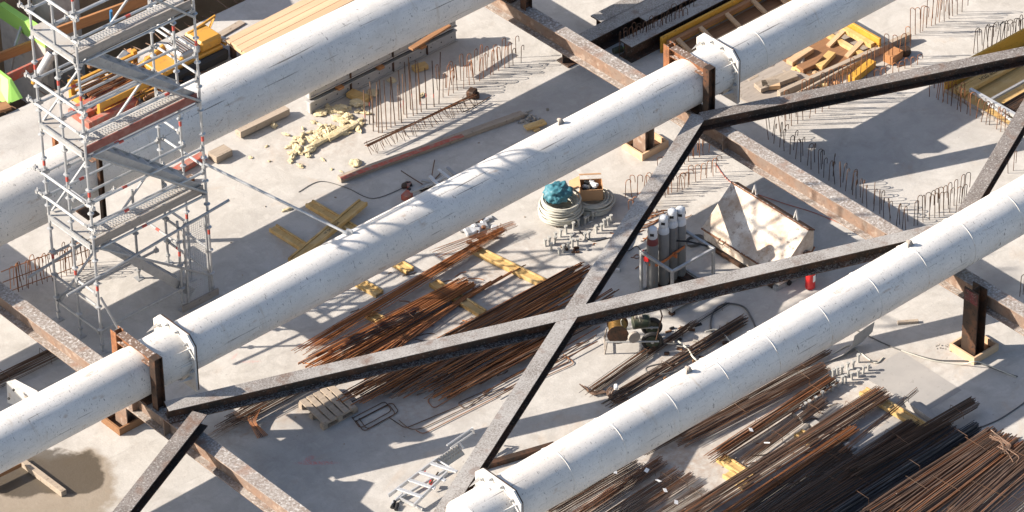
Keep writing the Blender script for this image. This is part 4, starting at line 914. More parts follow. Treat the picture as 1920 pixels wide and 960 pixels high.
# rebar lattice lying by the starter bars
root = thing('rebar_cage', 'low rusty rebar lattice with drooping ties in front of the straight starter bars', 'rebar cage', at(790, 235))
a, b = at(687, 290) + Vector((0, 0, .2)), at(893, 196) + Vector((0, 0, .22))
for k in range(5): add_bar(a + Vector((0, random.uniform(-.06, .06), random.uniform(-.03, .03))), b + Vector((random.uniform(-.3, .1), random.uniform(-.07, .07), random.uniform(-.03, .03))), 'bar_dark' if k % 2 else 'bar_rust', .010, root, 'main_bar')
for k in range(52):
    p = a.lerp(b, (k + random.random()) / 52) + Vector((0, random.uniform(-.07, .07), 0))
    q = p + Vector((random.uniform(.0, .10), random.uniform(-.10, .02), -.18 - random.random() * .02)); 
    MB().tube([p + Vector((0, 0, .05)), p, q], .0055, 4).build('tie_bar', M['bar_rust' if k % 2 else 'bar_dark'], root)
tag(MB().box(at(885, 182) + Vector((0, 0, .09)), (.2, .16, .16), .4).box(at(893, 183) + Vector((0, 0, .05)), (.15, .12, .1), .9).build('rusty_lump', M['dark_steel'], bevel=.02), 'dark rusty steel lump at the end of the rebar lattice', 'scrap')
tag(MB().tube([at(868, 210, .03), at(882, 204, .02), at(918, 182, .02)], .009, 5).build('bent_bar', M['bar_dark']), 'short dark bar lying right of the rebar lattice', 'steel bar')
# slab edge bars
for i in range(26):
    p = at(5 + i * 18.8, 206 - i * 7.9, -.1)
    o = MB().tube([(p.x, EDGE - .02, -.08), (p.x + random.uniform(-.05, .05), EDGE + random.uniform(.25, .5), -.10 + random.uniform(-.05, .06))], .011, 5)
    tag(o.build('edge_bar', M['bar_brown']), 'rusty bar sticking out of the slab edge over the pit', 'rebar', 'bars out of the slab edge')
# ------------------------------------------------------------------ cable coils
def coil(label, c, R, h, seed, turns, m='cable', hank=None):
    rng = random.Random(seed); c = Vector(c)
    root = thing('cable_coil', label, 'cable coil', c, 'coils of pale hose')
    for t in range(turns):
        z = .025 + h * t / turns; rr = R * (1 - .10 * abs(2 * t / turns - .9)) + rng.uniform(-.03, .03); ox, oy = rng.uniform(-.03, .03), rng.uniform(-.03, .03)
        ph = rng.uniform(0, 6.28); ti = rng.uniform(0, .03)
        pts = [c + Vector((ox + rr * math.cos(a), oy + rr * math.sin(a), z + ti * math.sin(a + ph))) for a in [2 * math.pi * k / 30 for k in range(31)]]
        MB().tube(pts, .019, 7, caps=False).build('hose_turn', M[m], root, smooth=True)
    return root
cc1 = at(1051, 407); cc2 = at(1113, 386)
coil('tall coil of pale hose with a blue bag on top', cc1, .36, .40, 3, 17)
coil('lower coil of pale hose under the cardboard box', cc2, .34, .22, 5, 10)
# inner turns of coils so that they read as full
for c, R, h, n, lb in ((cc1, .30, .36, 7, 'inner turns of pale hose filling the tall coil'), (cc2, .28, .2, 5, 'inner turns of pale hose filling the lower coil')):
    r_ = coil(lb, c, R, h, 11 + n, n)
bm = bmesh.new(); bmesh.ops.create_icosphere(bm, subdivisions=4, radius=1)
for v in bm.verts:
    n1 = mnoise.noise(v.co * 1.5 + Vector((9, 1, 0))); n2 = mnoise.noise(Vector((v.co.x * 5, v.co.y * 5, v.co.z * 2)))
    n3 = mnoise.noise(v.co * 2.3 + Vector((3, 7, 2)))
    v.co *= 1 + .22 * n1 + .42 * abs(n2) + .3 * n3
    z = v.co.z
    v.co.x *= .24; v.co.y *= .20; v.co.z = min(max(z, -.6) * .17, .16 + .05 * n2)
me = bpy.data.meshes.new('plastic_bag'); bm.to_mesh(me); bm.free(); me.materials.append(M['blue_bag'])
o = bpy.data.objects.new('plastic_bag', me); COL.objects.link(o); o.location = cc1 + Vector((-.02, .05, .53))
for p in me.polygons: p.use_smooth = True
tag(o, 'crumpled blue plastic bag lying on the tall coil', 'bag')
bx = thing('cardboard_box', 'open brown cardboard box on the lower coil, full of grey parts', 'box', cc2 + Vector((-.02, .02, .24)))
bl = cc2 + Vector((-.03, .03, .24)); W_, D_, H_ = .40, .34, .24; rot = Matrix.Rotation(rad(-38), 3, 'Z')
for k, (c, s) in enumerate((((0, -D_ / 2, H_ / 2), (W_, .012, H_)), ((0, D_ / 2, H_ / 2), (W_, .012, H_)), ((-W_ / 2, 0, H_ / 2), (.012, D_ - .014, H_)), ((W_ / 2, 0, H_ / 2), (.012, D_ - .014, H_)))):
    MB().box(bl + rot @ Vector(c), s, rot=rot).build('side', M['card'], bx)
MB().box(bl + Vector((0, 0, .008)), (W_, D_, .012), rot=rot).build('bottom', M['card'], bx)
for c, s, an, ax in (((-.30, 0, .27), (.22, D_, .01), 28, 'Y'), ((0, .27, .28), (W_, .22, .01), 30, 'X')):
    MB().box(bl + rot @ Vector(c), s, rot=rot @ Matrix.Rotation(rad(-an), 3, ax)).build('flap', M['card'], bx)
for k in range(11):
    mm = random.choice(['plastic', 'black', 'alu', 'plastic', 'cyl_white'])
    p = bl + rot @ Vector((random.uniform(-.13, .13), random.uniform(-.11, .11), .16 + .09 * random.random()))
    tag(MB().box(p, (random.uniform(.08, .17), random.uniform(.05, .09), .06), rot=Matrix.Rotation(random.random() * 6, 3, Vector((.3, .4, 1)).normalized())).build('spare_part', M[mm], bevel=.012), 'grey and black spare part lying in the cardboard box', 'spare part', 'parts in the cardboard box')
# ------------------------------------------------------------------ studs
stud_me = None
def studs(label, grp, pts, h=.17):
    global stud_me
    for px, py in pts:
        if stud_me is None:
            o = MB().lathe((0, 0, 0), [(.021, 0), (.021, h - .03), (.034, h - .03), (.034, h)], 8).build('steel_stud', M['stud'], origin=(0, 0, 0)); stud_me = o.data
        else:
            o = bpy.data.objects.new('steel_stud', stud_me); COL.objects.link(o)
        o.location = at(px, py); o.scale = (1, 1, random.uniform(.85, 1.1)); o.rotation_euler = (random.gauss(0, .04), random.gauss(0, .04), 0)
        tag(o, label, 'stud', grp)
T = lambda ox, oy, l: [(ox + x / 3, oy + y / 3) for x, y in l]
studs('short grey headed stud standing on the floor in front of the cable coils', 'studs by the cable coils', T(960, 320, ((188, 425), (212, 418), (245, 390), (272, 373), (306, 355), (345, 335), (376, 315), (410, 300), (428, 287), (452, 275), (470, 262), (505, 338), (542, 308), (410, 390), (434, 383), (368, 420), (340, 432), (316, 447), (288, 462), (265, 475), (475, 352), (222, 450), (240, 410), (330, 398), (520, 318), (560, 290))))
studs('short grey headed stud in the rows at the end of the brown bundles', 'studs by the brown bundles', T(1440, 640, ((365, 205), (390, 190), (415, 182), (447, 160), (478, 150), (508, 118), (563, 165), (535, 182), (508, 202), (472, 217), (437, 232), (420, 242), (390, 258), (362, 282), (333, 293), (302, 330), (266, 350), (230, 375), (207, 388), (190, 395), (450, 195), (340, 262))))
# ------------------------------------------------------------------ gas cylinders and their rack
RK = (.93, 1.93, -3.22, -2.42, .97)
rk = thing('cylinder_rack', 'open galvanised rack around the four gas cylinders', 'rack', (RK[0], RK[2], 0))
for x in RK[:2]:
    for y in RK[2:4]: MB().bar((x, y, .05), (x, y, RK[4]), .05, .05, up=(1, 0, 0)).build('post', M['galv_dull'], rk, bevel=.004)
for z, zt in ((RK[4] - .03, ''), (.10, '')):
    for y in RK[2:4]: MB().bar((RK[0] + .026, y, z), (RK[1] - .026, y, z), .05, .05).build('rail', M['galv_dull'], rk, bevel=.004)
    for x in RK[:2]: MB().bar((x, RK[2] + .026, z), (x, RK[3] - .026, z), .05, .05).build('rail', M['galv_dull'], rk, bevel=.004)
MB().box(((RK[0] + RK[1]) / 2, (RK[2] + RK[3]) / 2, .06), (RK[1] - RK[0] - .06, RK[3] - RK[2] - .06, .03)).build('base_plate', M['dark_steel'], rk)
for x in (1.2, 1.45, 1.7): MB().bar((x, RK[2] + .03, .09), (x, RK[3] - .03, .09), .03, .03).build('floor_bar', M['dark_steel'], rk)
for x in RK[:2]:
    for y in RK[2:4]: MB().box((x, y, .028), (.09, .09, .05)).build('foot', M['dark_steel'], rk)
    MB().box((x - .03, RK[2], .35), (.02, .06, .07)).build('latch', M['alu'], rk)
cylp = ((1223, 541, 1.36, 'maroon', 'frontmost gas cylinder, with a maroon shoulder under its white cap'), (1243.5, 530, 1.48, 'cyl_white', 'second gas cylinder from the front, with a clean pale shoulder'),
        (1259.5, 521, 1.52, 'cyl_white', 'third gas cylinder from the front, with rust on its grey body'), (1275, 514, 1.48, 'cyl_white', 'rearmost gas cylinder, tallest in the picture'))
for px, py, h, sm, lb in cylp:
    p = at(px, py, .08); r = .104
    cy = thing('gas_cylinder', lb, 'gas cylinder', p, 'gas cylinders in the rack')
    MB().lathe(p, [(r * .9, 0), (r, .03), (r, h - .36)], 28).build('body', M['cyl_grey'], cy, smooth=True)
    MB().lathe(p, [(r, h - .358), (r * .98, h - .31), (r * .85, h - .26), (r * .60, h - .225), (.045, h - .21), (.045, h - .18)], 28).build('shoulder', M[sm], cy, smooth=True)
    gd = MB().lathe(p, [(.078, h - .235), (.086, h - .20), (.086, h - .055), (.080, h - .035), (.06, h - .012), (.025, h), (0.0001, h)], 26).build('valve_guard', M['cyl_white'], cy, smooth=True)
    for an in (-140, -20, 100):
        a = rad(an); cpos = p + Vector((math.cos(a) * .079, math.sin(a) * .079, h - .125))
        MB().box(cpos, (.018, .07, .055), a).build('guard_opening', M['black'], gd)
p0, p1 = at(1223, 541, .08), at(1275, 514, .08)
mb = MB(); d = (p1 - p0).normalized(); s = Vector((d.y, -d.x, 0)); hgt = .62
pts = [p0 - d * .11 + s * .03 + Vector((0, 0, hgt - .02)), p0 + s * .115 + Vector((0, 0, hgt - .04)), p0.lerp(p1, .33) + s * .125 + Vector((0, 0, hgt - .02)), p0.lerp(p1, .66) + s * .125 + Vector((0, 0, hgt + .03)), p1 + s * .115 + Vector((0, 0, hgt + .05)), p1 + d * .11 + Vector((0, 0, hgt + .06))]
for i in range(len(pts) - 1): mb.bar(pts[i], pts[i + 1], .008, .055)
mb.box(p0.lerp(p1, .62) + s * .138 + Vector((0, 0, hgt)), (.03, .10, .08), math.atan2(d.y, d.x))
tag(mb.build('tie_strap', M['orange_strap']), 'orange strap tied round the gas cylinders', 'strap')
tag(MB().box((RK[0] + .06, RK[3] - .07, .80), (.06, .10, .12), .5).tube([(RK[0] + .02, RK[3] - .02, .99), (RK[0] + .06, RK[3] - .05, .85)], .012, 6).build('shackle', M['red_gloss'], bevel=.01), 'small red shackle hanging on the left post of the rack', 'shackle')
tag(MB().tube([Vector((1.5, -2.5, .95)), Vector((1.75, -2.75, .94)), Vector((1.9, -3.1, .95))], .016, 6).build('rubber_hose', M['black']), 'black hose lying over the rack rails', 'hose')
mb = MB(); c = at(1302, 455)
for t in range(3): mb.tube([c + Vector((.16 * math.cos(a) * (1 + t * .1), .12 * math.sin(a), .02 + .02 * t)) for a in [2 * math.pi * k / 20 for k in range(21)]], .014, 6, False)
tag(mb.build('rubber_hose', M['cable_dark'], smooth=True), 'small coil of dark hose on the floor behind the rack', 'hose')
# ------------------------------------------------------------------ tool chest
tc = thing('tool_chest', 'large rust-stained white tool chest with a sloping lid and two lifting eyes', 'tool chest', (2.84, -3, 0))
tx0, tx1, ty0, ty1, z0, zf, zr = 2.80, 3.66, -4.0, -2.06, .10, .38, 1.0
prof = [(tx0, z0), (tx0, zf - .01), (tx1 - .16, zr - .012), (tx1, zr - .10), (tx1, z0)]
MB().slab([(x, ty0, z) for x, z in prof], .0).v
vs = [(x, ty0, z) for x, z in prof] + [(x, ty1, z) for x, z in prof]; n = 5
MB().add(vs, [tuple(range(5)), tuple(range(5, 10))[::-1]] + [(i, 5 + i, 5 + (i + 1) % 5, (i + 1) % 5) for i in range(5)]).build('chest_body', M['tool_white'], tc, bevel=.008)
ld = Vector((tx1 - .16 - tx0, 0, zr - zf)); lnrm = Vector((-ld.z, 0, ld.x)).normalized()
a = Vector((tx0 - .03, 0, zf - .025)); b = Vector((tx1 - .165, 0, zr))
lid = MB().slab([(a.x, ty0 - .02, a.z), (b.x, ty0 - .02, b.z), (b.x, ty1 + .02, b.z), (a.x, ty1 + .02, a.z)], -.022)
lid.build('sloping_lid', M['tool_white'], tc, bevel=.004)
MB().tube([(tx1 - .155, ty0 - .02, zr + .01), (tx1 - .155, ty1 + .02, zr + .01)], .02, 8).build('hinge', M['rust'], tc)
MB().bar((tx1 - .075, ty0 - .02, zr - .035), (tx1 - .075, ty1 + .02, zr - .035), .16, .022, up=(.5, 0, 1)).build('back_strip', M['dark_steel'], tc)
MB().bar((tx0 - .035, ty0 - .02, zf - .035), (tx0 - .035, ty1 + .02, zf - .035), .02, .03).build('lid_edge', M['rust'], tc)
for y in (ty0 + .38, ty1 - .52):
    MB().tube([(tx0 - .02, y - .07, zf - .01), (tx0 - .09, y - .06, zf - .06), (tx0 - .09, y + .06, zf - .06), (tx0 - .02, y + .07, zf - .01)], .011, 6).build('handle', M['dark_steel'], tc)
for y in (ty0 + .40, ty1 - .48):
    MB().tube([(tx1 - .06, y - .05, zr - .03), (tx1 - .06, y, zr + .17), (tx1 - .06, y + .05, zr - .03)], .022, 6).build('lifting_eye', M['white_steel'], tc)
for y in (ty0 + .05, ty1 - .05): MB().bar((tx0 - .05, y, .045), (tx1 + .05, y, .045), .09, .085).build('skid', M['galv_dull'], tc)
MB().bar((tx0 - .04, ty0 + .1, .06), (tx0 - .04, ty1 - .1, .06), .05, .06).build('base_rail', M['dark_steel'], tc)
for x in (tx0 + .25, tx1 - .2): MB().lathe((x, ty0 - .005, .06), [(.05, 0), (.05, -.03)], 12, 'Y').build('wheel', M['black'], tc)
MB().box((tx1 - .22, ty0 - .03, .52), (.12, .05, .10)).build('padlock', M['rust'], tc, bevel=.01)
MB().tube([(tx1 - .2, ty0 - .02, .55), (tx1 - .1, ty0 - .05, .50), (tx1 - .02, ty0 - .04, .58)], .02, 6).build('chain', M['rust'], tc)
# fire extinguisher
p = at(1519, 539); fx = thing('fire_extinguisher', 'red fire extinguisher standing on the floor beside the tool chest', 'fire extinguisher', p)
MB().lathe(p, [(.075, 0), (.09, .02), (.09, .36), (.075, .42), (.035, .46), (.03, .48)], 24).build('body', M['red_gloss'], fx, smooth=True)
MB().add([p + Vector((.0925 * math.cos(a), .0925 * math.sin(a), z)) for z in (.17, .31) for a in [rad(-105 + 14 * i) for i in range(6)]], [(i, i + 1, i + 7, i + 6) for i in range(5)]).build('paper_label', M['white'], fx, smooth=True)
MB().box(p + Vector((0, 0, .50)), (.05, .05, .05)).bar(p + Vector((0, 0, .535)), p + Vector((-.12, -.02, .56)), .025, .015).build('valve', M['black'], fx)
MB().tube([p + Vector((.04, 0, .50)), p + Vector((.12, 0, .44)), p + Vector((.11, -.02, .2))], .012, 6).build('hose', M['black'], fx)
# ------------------------------------------------------------------ hose reel cart
p = at(1187, 650); rc = thing('reel_cart', 'green and brass motor cart with a hose reel and two rubber wheels', 'cart', p)
ax = Vector((.75, -.66, 0)); ay = Vector((.66, .75, 0)); up = Vector((0, 0, 1))
wp = at(1223, 656)
for k, q in enumerate((0, .42)):
    c = wp + ay * q + up * .195
    ringp = [c + (ax * math.cos(a) + up * math.sin(a)) * .155 for a in [2 * math.pi * i / 24 for i in range(25)]]
    w_ = MB().tube(ringp, .04, 8, False).build('tyre', M['black'], rc, smooth=True)
    MB().tube([c - ay * .03, c + ay * .03], .12, 18).build('rim', M['green_paint'], w_)
    MB().tube([c - ay * .045, c + ay * .045], .03, 10).build('hub', M['alu'], w_)
bc = p + up * .40
MB().tube([bc + ax * .0 + ay * .16, bc + ax * .24 + ay * .22], .12, 18).build('motor', M['green_paint'], rc, smooth=True)
MB().tube([bc + ax * .23 + ay * .218, bc + ax * .29 + ay * .232], .105, 18).build('motor_cap', M['green_paint'], rc, smooth=True)
dr = bc - ax * .27 - ay * .02
MB().tube([dr - ay * .15, dr + ay * .15], .11, 18).build('drum', M['brass'], rc, smooth=True)
for k in range(7):
    q = -.13 + k * .043
    MB().tube([dr + ay * q + (ax * math.cos(a) + up * math.sin(a)) * .145 for a in [2 * math.pi * i / 20 for i in range(21)]], .019, 6, False).build('hose_turn', M['brass'], rc, smooth=True)
for q in (-.17, .17): MB().tube([dr + ay * q, dr + ay * (q + .012)], .19, 20).build('drum_flange', M['dark_steel'], rc)
MB().tube([bc + ax * .0 - ay * .22, bc + ax * .02 - ay * .27], .11, 16).build('gear_cover', M['toe_grey'], rc)
fr = [bc - ax * .47 - ay * .2, bc + ax * .42 - ay * .2]
for q in (-.2, .2): MB().tube([bc - ax * .47 + ay * q - up * .14, bc + ax * .45 + ay * q - up * .14], .016, 6).build('frame_tube', M['galv_dull'], rc)
for q in (-.2, .2):
    MB().tube([bc - ax * .46 + ay * q - up * .14, bc - ax * .50 + ay * q - up * .40], .016, 6).build('leg', M['toe_grey'], rc)
MB().tube([bc - ax * .50 - ay * .2 - up * .30, bc - ax * .50 + ay * .2 - up * .30], .013, 6).build('leg_brace', M['toe_grey'], rc)
MB().tube([bc + ax * .40 - ay * .2 - up * .1, bc + ax * .50 - ay * .2 + up * .42, bc + ax * .46 + ay * .05 + up * .44, bc + ax * .05 + ay * .2 + up * .30], .014, 6).build('push_handle', M['dark_steel'], rc)
MB().box(bc + ax * .1 + ay * .18 + up * .14, (.14, .10, .06), -.7).build('switch_box', M['toe_grey'], rc, bevel=.01)
MB().tube([bc - ax * .05 + up * .4 + ay * .1, bc - ax * .16 + up * .41 + ay * .1], .03, 8).build('plug', M['red_gloss'], rc)
MB().tube([bc + ax * .05 + up * .40 + ay * .1] + [bc - ax * .05 - ay * .1 + (ax * math.cos(a) + up * math.sin(a)) * .17 + up * .22 for a in [k * .5 for k in range(11)]], .008, 5).build('cord', M['cable'], rc)
# ------------------------------------------------------------------ hoses and dark bent bars, bottom centre
def hose(label, pts, r=.016, m='cable_dark', grp=None, name='rubber_hose', z=.025):
    Q = [at(p_[0], p_[1], p_[2] if len(p_) > 2 else z) for p_ in pts]; out = []
    for i in range(len(Q) - 1):
        a, b, c, d = Q[max(i - 1, 0)], Q[i], Q[i + 1], Q[min(i + 2, len(Q) - 1)]
        for k in range(6):
            t = k / 6; out.append(.5 * ((2 * b) + (c - a) * t + (2 * a - 5 * b + 4 * c - d) * t * t + (3 * b - a - 3 * c + d) * t ** 3))
    out.append(Q[-1])
    return tag(MB().tube(out, r, 7).build(name, M[m], smooth=True), label, 'hose', grp)
hose('grey hose looping up over the floor right of the cart', [(1340, 636), (1332, 610), (1340, 582), (1362, 569), (1394, 575), (1410, 598), (1416, 612)], .016, 'cable_dark')
hose('dark hose coiled near the front pipe, over the bent bars', [(1212, 672), (1225, 648), (1262, 645), (1300, 655), (1278, 676), (1240, 682), (1212, 690), (1222, 702), (1252, 700), (1290, 690)], .015, 'cable_dark', z=.07)
hose('pale hose running from the cart to the front pipe', [(1272, 640), (1290, 655), (1302, 672), (1330, 690)], .017, 'cable', z=.09)
hose('second pale hose beside the front pipe', [(1322, 622), (1345, 618), (1362, 632), (1372, 648)], .016, 'cable', z=.06)
hose('thin dark cable across the floor to the red-headed column', [(1600, 616), (1660, 645), (1700, 660), (1758, 675), (1822, 678), (1880, 697), (1908, 706)], .012, 'cable_dark', z=.016)
hose('thin cable lying across the kerb of the red-headed column', [(1690, 657), (1745, 675), (1800, 683), (1828, 678, .15), (1850, 684, .05), (1905, 707)], .010, 'cable', z=.02)
hose('dark cable running to the bottom right bundles', [(1930, 748), (1905, 766), (1870, 788), (1826, 806)], .012, 'cable_dark', z=.014)
hose('thin pink cable behind the tool chest', [(1340, 305), (1375, 345), (1460, 378), (1530, 400), (1600, 430)], .008, 'red_paint', z=.012)
hose('short pale hose end by the studs and the pipe', [(1560, 665), (1590, 648), (1605, 655), (1640, 680), (1656, 670)], .012, 'cable', z=.015)
bundle('rusty bundle with upturned hooks lying from the cart towards the front pipe', (1228, 650), (1098, 742), 12, .12, ['bar_dark', 'bar_brown', 'bar_rust'], layers=2, z=.03, ties=1, group='hooked bundles in front of the cart', )
bundle('dark bundle next to the front pipe, right of the hooked ends', (1395, 605), (1152, 752), 30, .26, ['bar_dark', 'bar_black', 'bar_brown'], layers=2, z=.03, ties=2, jit=.5, group='hooked bundles in front of the cart', )
bundle('dark brown bundle running under the cart, above the one with hooks', (1300, 612), (1120, 735), 16, .16, ['bar_dark', 'bar_brown'], layers=2, z=.03, ties=1, jit=.4, group='hooked bundles in front of the cart', )
bundle('black bundle of thin pipes slanting past the gas rack foot', (1366, 572), (1258, 640), 8, .10, ['bar_black', 'bar_dark'], r=.014, layers=1, z=.02, ties=1, jit=.1, group='hooked bundles in front of the cart', )
for k in range(4):
    bent('short upturned bar hook at the left end of the hooked bundle', 'upturned hooks', [(1130 + 3 * k, 732 + k, .05), (1104 + 2 * k, 735 + 2 * k, .05), (1087 + 4 * k, 720 + 2 * k, .05)], 'bar_brown', .012)
    bent('short curled bar hook beside the dark bundle', 'curled hooks', [(1172 + 3 * k, 742 + 2 * k, .05), (1147 + 2 * k, 752 + 2 * k, .04), (1136 + 3 * k, 735 + k, .05), (1144 + 3 * k, 726 + k, .06)], 'bar_brown', .011)
lath('small red block lying on the floor in front of the spread bars', (866, 722), (887, 716), .12, .08, 'red_paint')
tag(MB().box(at(1155, 734) + Vector((0, 0, .10)), (.10, .07, .09), .8).build('paper_cup', M['white'], bevel=.02), 'small white paper wad by the curled hooks', 'paper')
lath('short grey timber piece right of the hoses', (1362, 606), (1388, 612), .05, .04, 'wood_grey'); lath('dark timber stick crossing the dark bundle', (1345, 625), (1385, 606), .04, .04, 'wood_brown')
# ------------------------------------------------------------------ pallet
pl = thing('wooden_pallet', 'weathered wooden pallet in front of the long brace', 'pallet', (-5.2, -1.08, 0))
A_, B_, C_, D_2 = at(560, 752, .14), at(624, 718, .14), at(677, 762, .14), at(606, 796, .14)
ex = (B_ - A_).normalized(); ey = (D_2 - A_).normalized(); lx = (B_ - A_).length; lyy = (D_2 - A_).length
for k in range(5):
    c = A_ + ex * (lx * (k + .5) / 5); MB().bar(c - up * .011, c + ey * lyy - up * .011, lx / 5 - .03 - .01 * (k % 2), .022).build('deck_board', M['wood_grey'], pl, bevel=.002)
for t in (.06, .5, .94):
    c = A_ + ey * lyy * t; MB().bar(c - up * .033, c + ex * lx - up * .033, .09, .022).build('cross_board', M['wood_grey'], pl)
    for q in (.06, .5, .94): MB().box(c + ex * lx * q - up * .084, (.10, .09, .078), math.atan2(ex.y, ex.x)).build('block', M['wood_grey'], pl)
    MB().bar(c - up * .131, c + ex * lx - up * .131, .09, .016).build('bottom_board', M['wood_grey'], pl)
# ------------------------------------------------------------------ aluminium steps lying on the floor
al = thing('platform_steps', 'aluminium platform steps lying by the steep brace, rungs in the sun', 'step ladder', at(800, 890))
r0a, r0b = at(728, 930, .35), at(818, 862, .40); r1a, r1b = at(776, 948, .35), at(826, 898, .40)
for (a, b) in ((r0a, r0b), (r1a, r1b + (r1b - r1a) * .25)): MB().bar(a, b, .025, .07).build('stile', M['alu'], al)
for t in (.18, .42, .64, .88):
    MB().bar(r0a.lerp(r0b, t) + up * .02, r0a.lerp(r0b, t) + (r1a - r0a) + ( (r1b + (r1b - r1a) * .25) - r1a) * (t * .0) + (r0b - r0a) * 0.02 + up * .02, .07, .025).build('step', M['alu'], al, bevel=.003)
s0, s1 = at(733, 945, .06), at(752, 922, .05)
for a, b in ((at(733, 947, .05), at(755, 925, .06)), (at(748, 934, .05), at(792, 955, .05)), (at(736, 942, .05), at(835, 882, .06))): MB().bar(a, b, .025, .05).build('stile', M['alu'], al)
MB().tube([at(740, 940, .05), at(735, 952, .03)], .035, 10).build('rubber_foot', M['black'], al); MB().tube([at(746, 944, .05), at(742, 956, .03)], .03, 10).build('rubber_foot', M['black'], al)
t0, t1, t2, t3 = at(816, 862, .42), at(858, 834, .42), at(872, 852, .2), at(830, 880, .2)
mb = MB().slab([t0, t1, t2, t3], .02)
mb.cur = 1
for i in range(9):
    for j in range(3): mb.lathe(t0 + (t1 - t0) * ((i + .5) / 9) + (t3 - t0) * ((j + .5) / 4) + up * -.004, [(.013, 0), (.01, .03)], 6)
mb.build('tread_platform', [M['galv_dull'], M['deck']], al)
for a, b in ((at(838, 835, .45), at(884, 804, .45)), (at(845, 840, .35), at(886, 812, .35)), (at(885, 802, .45), at(889, 812, .3)), (at(862, 830, .4), at(870, 842, .3)), (at(820, 862, .38), at(850, 880, .35)), (at(906, 850, .1), at(940, 825, .15)), (at(908, 868, .05), at(938, 834, .12)), (at(916, 842, .1), at(934, 836, .12)), (at(900, 862, .05), at(912, 866, .05))):
    MB().tube([a, b], .017, 7).build('rail_tube', M['alu'], al, smooth=True)
MB().box(at(808, 905, .12), (.09, .05, .05), .6).build('hinge', M['red_gloss'], al); MB().box(at(796, 882, .3), (.06, .04, .06), .6).build('hinge', M['red_gloss'], al)
MB().bar(at(822, 885, .25), at(800, 915, .1), .02, .02).build('strut', M['dark_steel'], al); MB().bar(at(815, 905, .25), at(832, 893, .25), .02, .02).build('strut', M['dark_steel'], al)
plank('long dark timber running from the steps to under the front pipe', 'timber', (885, 880), (1040, 835), .05, .12, .10, 'dark_steel')
# ------------------------------------------------------------------ level and scrap
lv = thing('spirit_level', 'blue and grey spirit level lying on the floor left of the gas cylinders', 'spirit level', at(1172, 468))
a, b = at(1154, 506, .03), at(1186, 436, .03)
MB().bar(a, b, .03, .05).build('body', M['galv_dull'], lv); MB().bar(a.lerp(b, .45), a.lerp(b, .8), .034, .055).build('blue_grip', M['blue'], lv)
for e in (a, b): MB().box(e, (.16, .05, .06), math.atan2((b - a).y, (b - a).x) + 1.57).build('end_cap', M['alu'], lv)
def scrap(label, grp, px, py, n, sx, sy, ms, smin, smax, name='scrap_piece', cat='scrap', flat=.4):
    for k in range(n):
        p_ = at(px + random.gauss(0, sx), py + random.gauss(0, sy)); s_ = Vector((random.uniform(smin, smax), random.uniform(smin, smax) * .6, random.uniform(smin, smax) * flat))
        o = MB().box(p_ + Vector((0, 0, s_.z * .6)), s_, rot=Matrix.Rotation(random.random() * 6.28, 3, 'Z') @ Matrix.Rotation(random.uniform(-.35, .35), 3, 'X')).build(name, M[random.choice(ms)], bevel=min(s_) * .25)
        tag(o, label, cat, grp)
scrap('grey rubble lump beside the long red-painted board', 'rubble by the red board', 985, 222, 42, 14, 6, ['rubble'], .02, .09, 'rubble_lump', 'rubble', .7)
lath('yellow board on the rubble beside the red-painted board', (985, 240), (1022, 228), .16, .04, 'yellow_wood', z=.07); lath('smaller brown board end in the rubble', (962, 218), (975, 214), .14, .05, 'wood_brown', z=.06); lath('short yellow board end below the rubble', (1000, 244), (1010, 240), .12, .04, 'yellow_wood')
scrap('crumpled grey plastic scrap under the middle pipe by the hooked bars', 'scrap by the hooked bundle', 893, 432, 22, 17, 10, ['plastic', 'plastic', 'alu', 'black', 'rust'], .06, .26, flat=.35)
scrap('tiny dark crumb of dirt on the floor', 'dirt crumbs', 700, 500, 40, 330, 230, ['rubble', 'wood_grey'], .015, .05, 'dirt_crumb', 'dirt')
scrap('pale chip of rubble near the red-headed column', 'chips by the column', 1770, 650, 16, 12, 6, ['rubble'], .015, .05, 'rubble_lump', 'rubble')
scrap('small metal offcut among the studs', 'offcuts by the studs', 1075, 470, 6, 14, 4, ['galv_dull', 'dark_steel'], .06, .16, 'metal_offcut', 'offcut')
scrap('small offcut on the floor by the gas cylinders', 'offcuts by the cylinders', 1205, 402, 8, 12, 5, ['rubble', 'wood_grey'], .05, .14, 'metal_offcut', 'offcut')
loose('thin rusty bar lying behind the gas cylinders', 'thin bars behind the cylinders', [(1245, 398, 1190, 420, .02, .02), (1250, 394, 1195, 410, .03, .02), (1240, 410, 1200, 428, .02, .02), (1230, 402, 1186, 416, .02, .02), (1252, 402, 1198, 424, .03, .02)], ['bar_rust', 'bar_orange'])
for k, (a, b) in enumerate((((838, 314), (856, 330)), ((800, 350), (838, 330)), ((790, 338), (834, 345)), ((822, 318), (850, 340)), ((770, 360), (812, 344)), ((806, 330), (826, 352)))):
    tag(MB().bar(at(*a, .12 + .03 * k), at(*b, .06 + .04 * k), .06, .03).build('aluminium_profile', M['alu' if k % 2 else 'galv_dull']), 'aluminium profile in the scrap heap against the middle pipe', 'profile', 'profiles in the scrap heap')
lath('red plastic piece in the scrap heap against the middle pipe', (758, 372), (768, 362), .14, .12, 'red_paint'); lath('small red offcut above the scrap heap', (762, 352), (768, 342), .08, .05, 'red_paint')
scrap('dark offcut in the scrap heap against the middle pipe', 'dark offcuts in the scrap heap', 800, 352, 12, 18, 8, ['dark_steel', 'black', 'galv_dull', 'wood_grey'], .05, .22)
loose('thin dark bar leaning in the scrap heap', 'thin bars in the scrap heap', [(836, 372, 752, 320, .02, .1), (830, 320, 775, 372, .02, .05), (910, 298, 890, 310, .05, .02), (815, 300, 795, 380, .02, .2)], ['bar_dark'])
